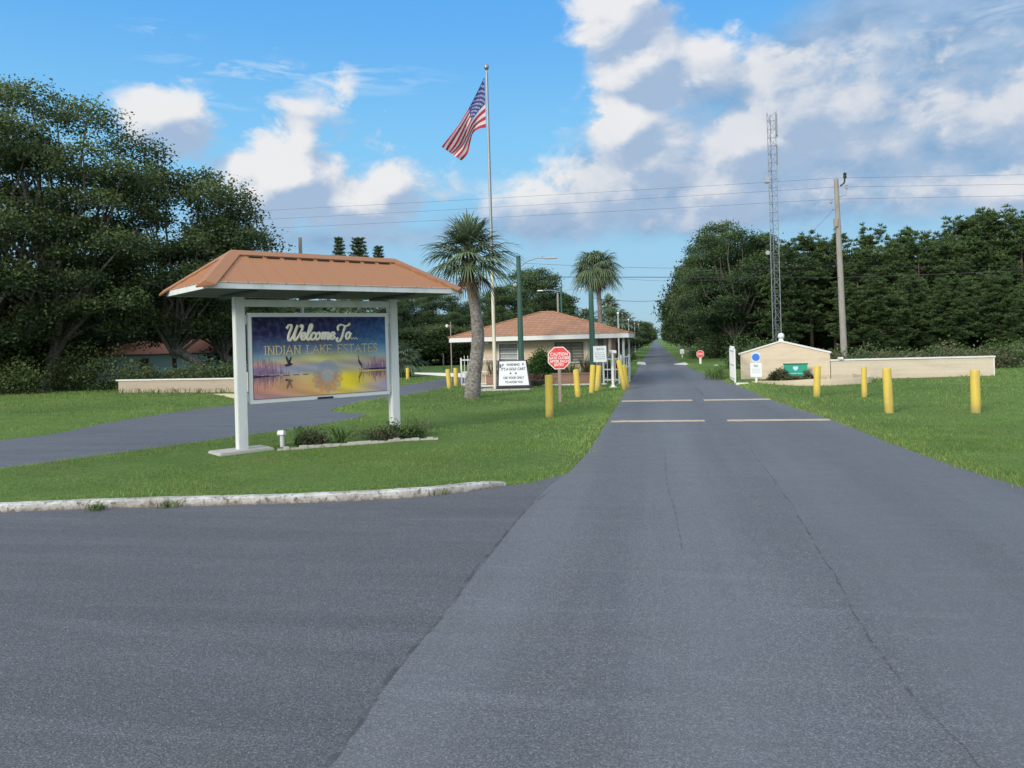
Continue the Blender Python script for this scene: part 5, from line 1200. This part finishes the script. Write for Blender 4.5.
# --- palms
def palm_fronds(n, seed, R_, up0, up1, droop, nleaf=22, lw=.035, blade=.62, tw=1.0):
    r_ = np.random.default_rng(seed); V = []; T = []; st = MB()
    for i in range(n):
        a = i*2.39996+r_.uniform(-.3, .3); e = R(up0+(up1-up0)*((i+.5)/n)+r_.uniform(-8, 8)); L_ = R_*r_.uniform(.82, 1.1); d = np.array([math.cos(a)*math.cos(e), math.sin(a)*math.cos(e), math.sin(e)]); side = np.array([-math.sin(a), math.cos(a), 0]); nrm = np.cross(d, side)
        if nrm[2] < 0: nrm = -nrm
        pet = L_*(1-blade); b0 = d*pet-np.array([0, 0, droop*.10*L_]); st.tube([(0, 0, 0), tuple(d*pet*.6), tuple(b0)], [.03, .022, .016], 5, caps=False)
        t0 = r_.uniform(.15, .75)*tw
        for k in range(nleaf):
            f_ = (k/(nleaf-1)*2-1); fa = f_*R(78); ll = L_*blade*(1-.30*abs(f_)**2)*r_.uniform(.85, 1.08); start = b0+d*L_*.16*(1-abs(f_)); dirv = d*math.cos(fa)+side*math.sin(fa)-nrm*.12*abs(f_)
            pts = []
            for s in (0, .38, .72, 1.0):
                pts.append(start+dirv*ll*s-np.array([0, 0, 1])*droop*ll*(s**2.2)*r_.uniform(.42, .62))
            sd_ = np.cross(dirv, np.array([0, 0, 1.])+nrm*.5+r_.normal(size=3)*.3); sd_ /= np.linalg.norm(sd_)+1e-6; ws = (lw*.6, lw*1.1, lw*.8, lw*.12)
            for j in range(3):
                p, q = pts[j], pts[j+1]; V += [p-sd_*ws[j], p+sd_*ws[j], q+sd_*ws[j+1], q-sd_*ws[j+1]]; T.append(np.clip(t0+.12*j+r_.normal(0, .08), 0, 1))
    return st, npmesh('fronds', np.array(V), 4, T)
def palm(label, path, rad, R_, seed, n=34, nd=9, droop=.8, up=(-30, 86), lw=.035, boots=True, loc=(0, 0), dense=22):
    t = thing('palm_tree', label, 'palm', (*loc, 0))
    pts = smooth_poly3(path, 8); k = len(pts); ra = [np.interp(i/(k-1), np.linspace(0, 1, len(rad)), rad)*(1+.035*math.sin(i*2.2)+.02*math.sin(i*5.1)) for i in range(k)]
    MB().tube(pts, ra, 16).build('trunk', M['palmbark'], t, True); top = Vector(pts[-1])
    if boots:
        bt = MB(); rd = random.Random(seed)
        for i in range(46):
            f_ = rd.random(); p = top-Vector((0, 0, 1.15*f_)); a = rd.uniform(0, 6.28); d_ = Vector((math.cos(a), math.sin(a), 0)); r0 = ra[-1]*.85; b0 = p+d_*r0; bt.tube([b0, b0+d_*.10+Vector((0, 0, .16)), b0+d_*rd.uniform(.1, .22)+Vector((0, 0, .34))], [.045, .04, .015], 5)
        bt.build('leaf_boots', M['palmdead'], t)
    st, me = palm_fronds(n, seed, R_, up[0], up[1], droop, dense, lw); c = top+Vector((0, 0, .18))
    o = nlink('fronds', me, M['palmleaf'], t); o.location = c; o2 = st.build('frond_stalk', M['dullleaf_stalk'], t); o2.location = c
    if nd:
        st, me = palm_fronds(nd, seed+50, R_*.72, -78, -35, .9, dense, lw*.9); o = nlink('dead_fronds', me, M['palmdead'], t); o.location = top-Vector((0, 0, .1)); o2 = st.build('dead_stalk', M['palmdead'], t); o2.location = top-Vector((0, 0, .1))
    return t
def smooth_poly3(P_, n):
    P_ = [Vector(p) for p in P_]; o = []
    for i in range(len(P_)-1):
        p0, p1, p2, p3 = P_[max(i-1, 0)], P_[i], P_[i+1], P_[min(i+2, len(P_)-1)]
        for k in range(n): tt = k/n; o.append(.5*((2*p1)+(p2-p0)*tt+(2*p0-5*p1+4*p2-p3)*tt*tt+(3*p1-p0-3*p2+p3)*tt**3))
    return o+[P_[-1]]
M['dullleaf_stalk'] = paint('frond_stalk', (.09, .12, .05), .6, .3)
x, y = G(471.5, 399); d = Vector((x, y, 0)).dot(fw); b0 = Vector((x, y, 0))
path = [P3(471.5, 399, d)-b0-Vector((0, 0, .1)), P3(475, 370, d)-b0, P3(478, 340, d)-b0, P3(475.5, 310, d)-b0, P3(470.5, 284, d)-b0, P3(468, 258, d)-b0]
palm('cabbage palm with a thick grey leaning trunk between the welcome sign and the flagpole', path, [.34, .28, .26, .22, .19, .18], 2.0, 3, n=50, nd=4, droop=.85, up=(-18, 86), lw=.026, loc=(x, y), dense=20)
x, y = W(600, 56); b0 = Vector((x, y, 0)); z_ = Z(597, 268, 56)
palm('tall cabbage palm with a round shaggy crown rising behind the gatehouse roof', [(0, 0, -.1), (.05, 0, 2), (.05, 0, 4.5), (-.15, 0, z_)], [.20, .17, .16, .19], 2.0, 9, n=70, nd=12, droop=1.25, up=(-32, 76), lw=.034, loc=(x, y), dense=20)
for px, py, d, R_, lab in ((609.5, 304, 70, 1.2, 'small round headed palm just right of the tall palm behind the gatehouse'), (613, 321, 64, 1.9, 'dark low palm below the small round palm behind the gatehouse roof'), (624, 323, 84, 2.0, 'dark palm with wide crown over the right end of the gatehouse eave'), (587, 320, 60, 1.3, 'palm fronds just showing over the gatehouse roof left of the tall palm trunk'), (632, 330, 120, 2.0, 'farther palm along the left verge beyond the gatehouse eave')):
    x, y = W(px, d); z_ = Z(px, py, d)-.2; palm(lab, [(0, 0, -.1), (.05, 0, z_*.5), (0, 0, z_)], [.2, .17, .17], R_, int(px), n=24, nd=5, droop=.9, up=(-30, 85), lw=.05, loc=(x, y), boots=False, dense=14)
for px, py, d, R_, lab in ((352, 318, 50, 2.6, 'wide palm with drooping dull fronds showing between the sign board and its beam'), (403, 362, 52, 1.7, 'grey green young palm at the right edge of the welcome sign post'), (325, 322, 55, 2.2, 'palm fronds behind the middle of the welcome sign board')):
    x, y = W(px, d); z_ = Z(px, py, d); palm(lab, [(0, 0, -.1), (.05, 0, max(.4, z_*.5)), (0, 0, max(.8, z_))], [.24, .2, .2], R_, int(px), n=24, nd=8, droop=1.1, up=(-35, 80), lw=.045, loc=(x, y), boots=False, dense=16)

# --- pines on the right and behind
PH = [(13, 101, 2.5, .20, 1.05, 1.), (13, 102, 2.2, .26, 1.0, .9), (13, 103, 2.7, .16, 1.15, 1.05), (13, 104, 2.1, .30, .95, .9), (13, 105, 2.7, .07, 1.2, 1.15), (13, 106, 2.3, .32, .9, .85)]
PN = []
for h, s, rad, stt, op, bu in PH:
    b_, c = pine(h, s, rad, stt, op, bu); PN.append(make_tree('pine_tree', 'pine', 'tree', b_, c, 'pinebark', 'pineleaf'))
pused = set()
def pn(i, lab, px, d, py, wide=1., rz=0, grp=None):
    t = PN[i]
    if i in pused: t = dup(t)
    pused.add(i); t['label'] = lab
    if grp: t['group'] = grp
    elif 'group' in t: del t['group']
    return place(t, px, d, py, 13.1, wide, rz)
FR = 'pines along the front of the right hand wood'
front = [(789, 66, 247, 0, 'pine just right of the lattice tower'), (812, 68, 239, 1, 'pine between the lattice tower and the utility pole'), (836, 70, 237, 2, 'pine whose top shows directly behind the utility pole'), (856, 66, 249, 3, 'lower pine immediately right of the utility pole'), (874, 72, 231, 5, 'open topped pine, tallest between the utility pole and the jagged group on the right'),
         (889, 66, 250, 4, 'lower bushy pine right of the open topped pine'), (904, 70, 234, 1, 'pointed pine left of the low dip in the right tree line'), (921, 66, 242, 0, 'blunt pine in the middle of the right wood'), (938, 70, 235, 3, 'pine left of the jagged tall group at right'), (952, 66, 243, 4, 'bushy pine below the jagged tall group at right'),
         (967, 70, 219, 2, 'tall spiky pine at the left of the jagged group'), (986, 68, 219, 0, 'tall spiky pine in the middle of the jagged group'), (1005, 68, 215, 3, 'tallest spiky pine near the right edge of the picture'), (1024, 66, 214, 5, 'spiky pine cut by the right edge of the picture'), (1050, 66, 214, 1, 'pine just beyond the right edge of the picture')]
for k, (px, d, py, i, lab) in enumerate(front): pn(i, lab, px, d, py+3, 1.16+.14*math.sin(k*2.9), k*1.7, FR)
BK = 'pines deeper in the right hand wood'
for k in range(24):
    px = 770+k*13.2+5*math.sin(k*3.1); pn(k % 6, 'dark pine standing behind the front row of the right hand wood', px, 76+5*math.sin(k*2.3), 268+9*math.sin(k*1.7)-max(0, px-950)*.36, 1.1, k*2.1, BK)
for k in range(12):
    px = 848+k*17; pn((k*2+4) % 6, 'young dark pine filling the lower front of the right hand wood', px, 60+2*math.sin(k*1.9), 292+12*math.sin(k*2.7)-k*.5, 1.35, k*1.1, 'young pines in the right hand wood')
# rounded broadleaf mass left of the tower
for (px, d, py, wide, sd_, lab) in ((736, 72, 223, 1.05, 71, 'big rounded dark tree at the left end of the right hand wood'), (716, 79, 238, .85, 72, 'dark tree on the road side of the big rounded tree at right'), (754, 74, 231, .95, 73, 'dark tree behind the lattice tower')):
    b_, c = oak(13, 4.6, 4.4, 6.9, 6.2, 56, sd_, lobe=(1.1, 1.9), dens=70, per=28, leaf=.20, low=-.98, minz=.3, sep=.5); t = make_tree('broadleaf_tree', lab, 'tree', b_, c, 'oakbark', 'pineleaf'); place(t, px, d, py, 13.2, wide*.95, sd_)
for k, (px, d, py, w_) in enumerate(((698, 100, 272, .9), (688, 125, 291, .9), (681, 160, 306, 1.), (676, 210, 318, 1.1), (672, 280, 326, 1.2), (668, 380, 331, 1.3), (666, 520, 334, 1.3), (706, 92, 262, .9), (690, 108, 290, .9), (683, 140, 303, 1.), (700, 86, 278, .8))):
    low((k+2) % 3, 'dark tree in the line along the right side of the distant road', px, d, py, w_*.75, k*1.9, 'trees lining the right of the distant road')
for k, (px, d, py, w_) in enumerate(((612, 90, 331, 1.6), (622, 110, 326, 1.3), (630, 135, 323, 1.3), (636, 170, 322, 1.3), (641, 220, 325, 1.3), (645, 300, 329, 1.3), (648, 420, 333, 1.3), (600, 84, 330, 1.5), (618, 150, 322, 1.5))):
    low(k % 3, 'dark tree in the line along the left side of the distant road', px, d, py, w_, k*2.3, 'trees lining the left of the distant road')
# the trees behind the gatehouse and the sign
b_, c = oak(11, 4.6, 4.2, 5.9, 5.2, 50, 81, lobe=(1.1, 1.8), dens=70, per=28, leaf=.20, low=-.98, minz=.3, sep=.5); bt0 = make_tree('broadleaf_tree', 'large dark rounded tree directly behind the gatehouse roof', 'tree', b_, c, 'oakbark', 'pineleaf'); place(bt0, 532, 76, 268, 11.2, 1.0, .5)
for px, d, py, w_, lab in ((508, 72, 285, .9, 'dark tree behind the left green light pole'), (556, 84, 292, .8, 'dark tree behind the right slope of the gatehouse roof'), (440, 88, 292, .9, 'dark tree between the palm trunk and the welcome sign roof'), (412, 92, 288, .8, 'dark tree immediately right of the welcome sign post'), (482, 90, 296, 1., 'dark tree behind the flagpole'), (458, 84, 312, .9, 'lower dark tree behind the thin lamp post'), (392, 86, 300, .9, 'dark tree behind the right end of the sign board'), (310, 80, 304, .9, 'dark tree behind the left part of the sign board'), (340, 90, 312, 1., 'dark tree behind the middle of the sign board'), (425, 96, 312, 1.2, 'dark low tree at the back of the far lawn'), (470, 98, 318, 1.2, 'dark low tree at the back of the far lawn behind the palm'), (370, 84, 318, 1., 'dark tree hidden behind the sign board')):
    t = dup(bt0, lab); place(t, px, d, py, 11.2, w_, px*.37)
for k in range(9):
    low(k % 3, 'dark scrubby tree along the back edge of the far lawn', 385+k*15, 80+3*math.sin(k*2), 331+6*math.sin(k*1.7), 1.5, k*1.4, 'scrubby trees at the back of the far lawn')
# tiered conifers peeping over the sign roof
def tiered(h, seed):
    rd = random.Random(seed); bark = MB().tube([(0, 0, -.1), (0, 0, h*.98)], [.2, .03], 7); cl = []; ti = []; z = h*.3
    while z < h*.97:
        f_ = 1-z/h; L0 = .35+2.6*f_
        for b in range(6):
            a = b*1.047+z; d_ = Vector((math.cos(a), math.sin(a), 0)); s0 = Vector((0, 0, z)); e = s0+d_*L0+Vector((0, 0, .28*L0)); bark.tube([s0, e], [.03, .01], 4, caps=False)
            for k in range(int(6+L0*5)): u_ = rd.uniform(.15, 1); cl.append(tuple(s0.lerp(e, u_)+Vector((rd.gauss(0, .07), rd.gauss(0, .07), rd.uniform(0, .16))))); ti.append(.3+.2*u_+rd.gauss(0, .1))
        z += .30+.42*f_
    cl = np.array(cl); n = len(cl); per = 12; c = np.repeat(cl, per, 0); dr = unit(n*per); dr[:, 2] = np.abs(dr[:, 2])+.3; dr /= np.linalg.norm(dr, axis=1, keepdims=True)
    return bark, npmesh('crown', leaves(c+dr*.1, dr, .26, .05), 4, np.clip(np.repeat(ti, per), 0, 1))
b_, c = tiered(13, 4); cf = make_tree('tiered_conifer', 'left of the three tiered conifers peeping over the welcome sign roof', 'tree', b_, c, 'pinebark', 'pineleaf'); place(cf, 341.5, 76, 234.5, 13.1, .82, 0)
t = dup(cf, 'middle, widest of the three tiered conifers peeping over the welcome sign roof'); place(t, 361.5, 74, 235, 13.1, 1.15, 1); t = dup(cf, 'smallest tiered conifer over the welcome sign roof, rightmost of three'); place(t, 381, 84, 243.5, 13.1, .9, 2)

# --- planting
def blades_plant(name, label, x, y, z, n, h, w_, mat, seed, spread=.25, lean=.5, cat='plant'):
    r_ = np.random.default_rng(seed); V = []; T = []
    for i in range(n):
        a = r_.uniform(0, 6.283); o_ = np.array([math.cos(a), math.sin(a), 0])*spread*r_.uniform(0, 1); la = r_.uniform(0, 6.283); ld = np.array([math.cos(la), math.sin(la), 0]); hh_ = h*r_.uniform(.6, 1.1); ln = lean*hh_*r_.uniform(.2, 1); sd_ = np.array([-math.sin(la+.6), math.cos(la+.6), 0]); t0 = r_.uniform(.1, .85); pp = [o_+ld*ln*s**1.8+np.array([0, 0, hh_*s*(1-.18*s*lean)]) for s in (0, .4, .75, 1)]
        ww = (w_*.7, w_, w_*.75, w_*.08)
        for j in range(3): V += [pp[j]-sd_*ww[j], pp[j]+sd_*ww[j], pp[j+1]+sd_*ww[j+1], pp[j+1]-sd_*ww[j+1]]; T.append(np.clip(t0+.1*j, 0, 1))
    o = nlink(name, npmesh(name, np.array(V), 4, T), M[mat]); o.location = (x, y, z); return tag(o, label, cat)
# gatehouse planting
bush('round_bush', 'large dense round green bush in front of the gatehouse wall', -5.55, 37.75, 7, .66, .62, 1.62, 'bushleaf', .10, 800, 26, z=.12, tint=.12, lumpy=.35)
for x, h, n, lab, m_, sp in ((-8.0, 1.15, 40, 'loose olive reed like plant in the planter by the flagpole', 'dullleaf', .3), (-4.75, .95, 36, 'low leafy plant in the planter right of the round bush', 'weedleaf', .35), (-4.1, .8, 40, 'low green plant under the right gatehouse window', 'bushleaf', .35), (-3.3, 1.2, 60, 'tall thin grassy plant in the planter beside the green pole', 'dullleaf', .4), (-6.7, .7, 30, 'low plant in the planter under the left louvred window', 'dullleaf', .4)):
    blades_plant('reed_plant', lab, x, 37.95, .42, n, h, .022, m_, int(abs(x)*10), sp, .7)
x, y = G(537, 387); t = thing('plant_pot', 'dark bowl planter holding dry pinkish plants left of the round bush', 'pot', (x-.05, y+.25, 0)); MB().lathe([(.001, .02), (.3, .02), (.5, .2), (.55, .34), (.5, .36), (.45, .30), (.001, .30)], n=18).build('bowl', M['terracotta'], t, True)
blades_plant('dry_plant', 'dry pinkish drooping plant in the dark bowl in front of the gatehouse', x-.05, y+.25, .30, 110, .42, .02, 'needledull', 12, .34, 1.0)
# flower bed at the sign
def bed_edge():
    pts = smooth_poly([G(278, 453), G(300, 451.3), G(340, 448.5), G(378, 445.8), G(405, 443.5), G(438, 442)], 5); mb = MB(); rr_ = random.Random(4); n = len(pts)
    for i in range(0, n-1):
        (x1, y1), (x2, y2) = pts[i], pts[i+1]; L_ = math.hypot(x2-x1, y2-y1); mb.box(((x1+x2)/2, (y1+y2)/2, hz_at(x1, y1)-.005+rr_.uniform(-.03, .02)), (L_+.02, .15+rr_.uniform(-.03, .03), .11), rz=math.atan2(y2-y1, x2-x1)+rr_.uniform(-.04, .04))
    return tag(mb.build('bed_edging', M['concrete'], None, bevel=.012), 'low broken concrete edging round the planting bed under the welcome sign', 'edging')
bed_edge()
x, y = G(313, 449); bush('shrub', 'dark low shrub with dry tips in the sign bed beside the white stub post', x, y+.15, 91, .46, .34, .36, 'dullleaf', .05, 60, 22, 'shrub', tint=.2); x, y = G(302, 449); bush('shrub', 'small dark green shrub next to the white stub post in the sign bed', x, y+.2, 92, .26, .26, .36, 'bushleaf', .055, 45, 22, 'shrub', tint=.15)
x, y = G(338, 447.5); blades_plant('spiky_plant', 'spiky green sword leaved plant in the middle of the sign bed', x, y+.12, .03, 26, .58, .022, 'weedleaf', 33, .12, .9)
x, y = G(375, 444); bush('shrub', 'low purple green ground shrub in the sign bed left of the right post', x, y+.2, 93, .60, .28, .26, 'dullleaf', .05, 60, 22, 'shrub', tint=.25); x, y = G(409, 441.5); bush('shrub', 'leafy low shrub at the foot of the right sign post', x, y+.1, 94, .40, .30, .33, 'weedleaf', .055, 55, 22, 'shrub', tint=.2); x, y = G(392, 441); bush('shrub', 'bright leafy shrub in front of the right sign post base', x, y-.02, 95, .34, .2, .34, 'weedleaf', .06, 60, 24, 'shrub', tint=.3)
x, y = G(415, 440); blades_plant('wild_grass', 'thin tall weeds behind the shrub at the right end of the sign bed', x, y+.3, .03, 50, .62, .007, 'dullleaf', 35, .35, .8)
x, y = G(282.5, 449.5); t = thing('stub_post', 'short white capped spotlight stub at the left end of the sign bed', 'post', (x, y, 0)); MB().lathe([(.05, -.03), (.048, .30), (.05, .31)], n=12).build('stub', M['white'], t, True); MB().box((0, -.02, .36), (.16, .14, .10), rx=R(-15)).build('spotlight', M['white_clean'], t, bevel=.015)
# right hand planting
for px, d, h, w_, n, lab in ((779.5, 36.2, .60, .42, 90, 'leafy shrub left of the green sign'), (789, 35.6, .28, .4, 40, 'low plants in front of the green sign'), (807, 35.6, .42, .22, 40, 'leafy shrub right of the green sign'), (774, 36.6, .45, .4, 50, 'small low shrub at the left of the planter by the green sign')):
    x, y = W(px, d); bush('shrub', lab, x, y, int(px), w_, .35, h, 'dullleaf' if px != 806 else 'bushleaf', .10, n, 22, 'shrub', z=.03, tint=.25)
for k in range(15):
    px = 830+k*13.2; d = 44+3*math.sin(k*1.9); x, y = W(px, d); bush('scrub_bush', 'ragged dark scrub bush behind the low beige wall at the foot of the pines', x, y, 200+k, 1.2+.4*math.sin(k*2.2), .9, (Z(px, 352+3*math.sin(k*1.3), d)+.1), 'pineleaf' if k % 3 else 'dullleaf', .13, 70, 24, 'bush', 'scrub behind the low beige wall', tint=.36)
for k, px in enumerate((1002, 1016, 1032, 1046)):
    x, y = W(px, 46+k); bush('scrub_bush', 'green scrub right of the end of the low beige wall', x, y, 230+k, 1.3, 1., 1.5, 'weedleaf', .13, 70, 24, 'bush', 'scrub right of the beige wall', tint=.2)
for k, px in enumerate((702, 716, 730, 748, 764)):
    x, y = W(px, 76+k*1.5-30*(px > 740)); bush('scrub_bush', 'dark scrub at the foot of the big rounded tree left of the gabled wall', x, y, 240+k, 1.7, 1.1, 1.9, 'pineleaf', .15, 80, 24, 'bush', 'scrub below the big rounded tree', tint=.3)
for k in range(7):
    yy = 44+k*7; bush('verge_grass', 'tall grassy scrub along the left verge beyond the gatehouse', -3.0-.3*math.sin(k), yy, 260+k, .8, 2.2, .95, 'weedleaf', .16, 60, 20, 'bush', 'tall scrub on the left verge', tint=.2)
x, y = G(717, 379.5); blades_plant('wild_grass', 'tall wild grass at the road edge left of the ornate gate', x, y, .03, 160, .75, .012, 'weedleaf', 77, .7, .7)
for px, py, lab, n in ((96, 510.3, 'grass tuft growing out of the road joint at the left of the kerb', 60), (168, 507.8, 'small weed growing at the foot of the kerb, second from the left', 30), (437, 494.8, 'small weed growing at the foot of the kerb near its rounded end', 24)):
    x, y = G(px, py); blades_plant('weed_tuft', lab, x, y, .0, n, .13, .007, 'weedleaf', int(px), .14, 1.1)
for k, px in enumerate((122, 140, 160, 180, 200, 222)):
    x, y = G(px, 394.3); blades_plant('wild_grass', 'straggly dark weeds along the foot of the low beige left wall', x, y-.1, .03, 26, .42, .014, 'oakleaf', 400+k, .6, .9)['group'] = 'weeds along the left wall'
# far-off woods that close the horizon
def woods(name, label, x0, x1, y, h, n, seed, fade=1.0):
    r_ = np.random.default_rng(seed); x = r_.uniform(x0, x1, n); top = h*(.72+.16*np.sin(x*.11+seed)+.12*np.sin(x*.37)); z = top*r_.uniform(0, 1, n)**.75; yy = y+r_.uniform(-6, 6, n); c = np.stack([x, yy, z], 1); dr = unit(n); s = r_.uniform(.8, 1.7, n); t = .1+.25*z/h+r_.normal(0, .1, n)
    tag(nlink(name, npmesh(name, leaves(c, dr, s, s*.6), 4, np.clip(t, 0, 1)), M['pineleaf']), label, 'woods', kind='stuff')
woods('woods', 'dark woods closing the view behind the right hand pines', 12, 150, 92, 9, 26000, 1)
woods('woods', 'dark woods closing the view behind the left oaks and far lawn', -130, -12, 112, 9, 30000, 2)
woods('woods', 'hazy far-off woods on the horizon right of the road', 10, 300, 620, 16, 9000, 3); woods('woods', 'hazy far-off woods on the horizon left of the road', -300, -8, 560, 15, 9000, 4)
woods('woods', 'dark woods far to the left', -140, -60, 60, 11, 9000, 5)
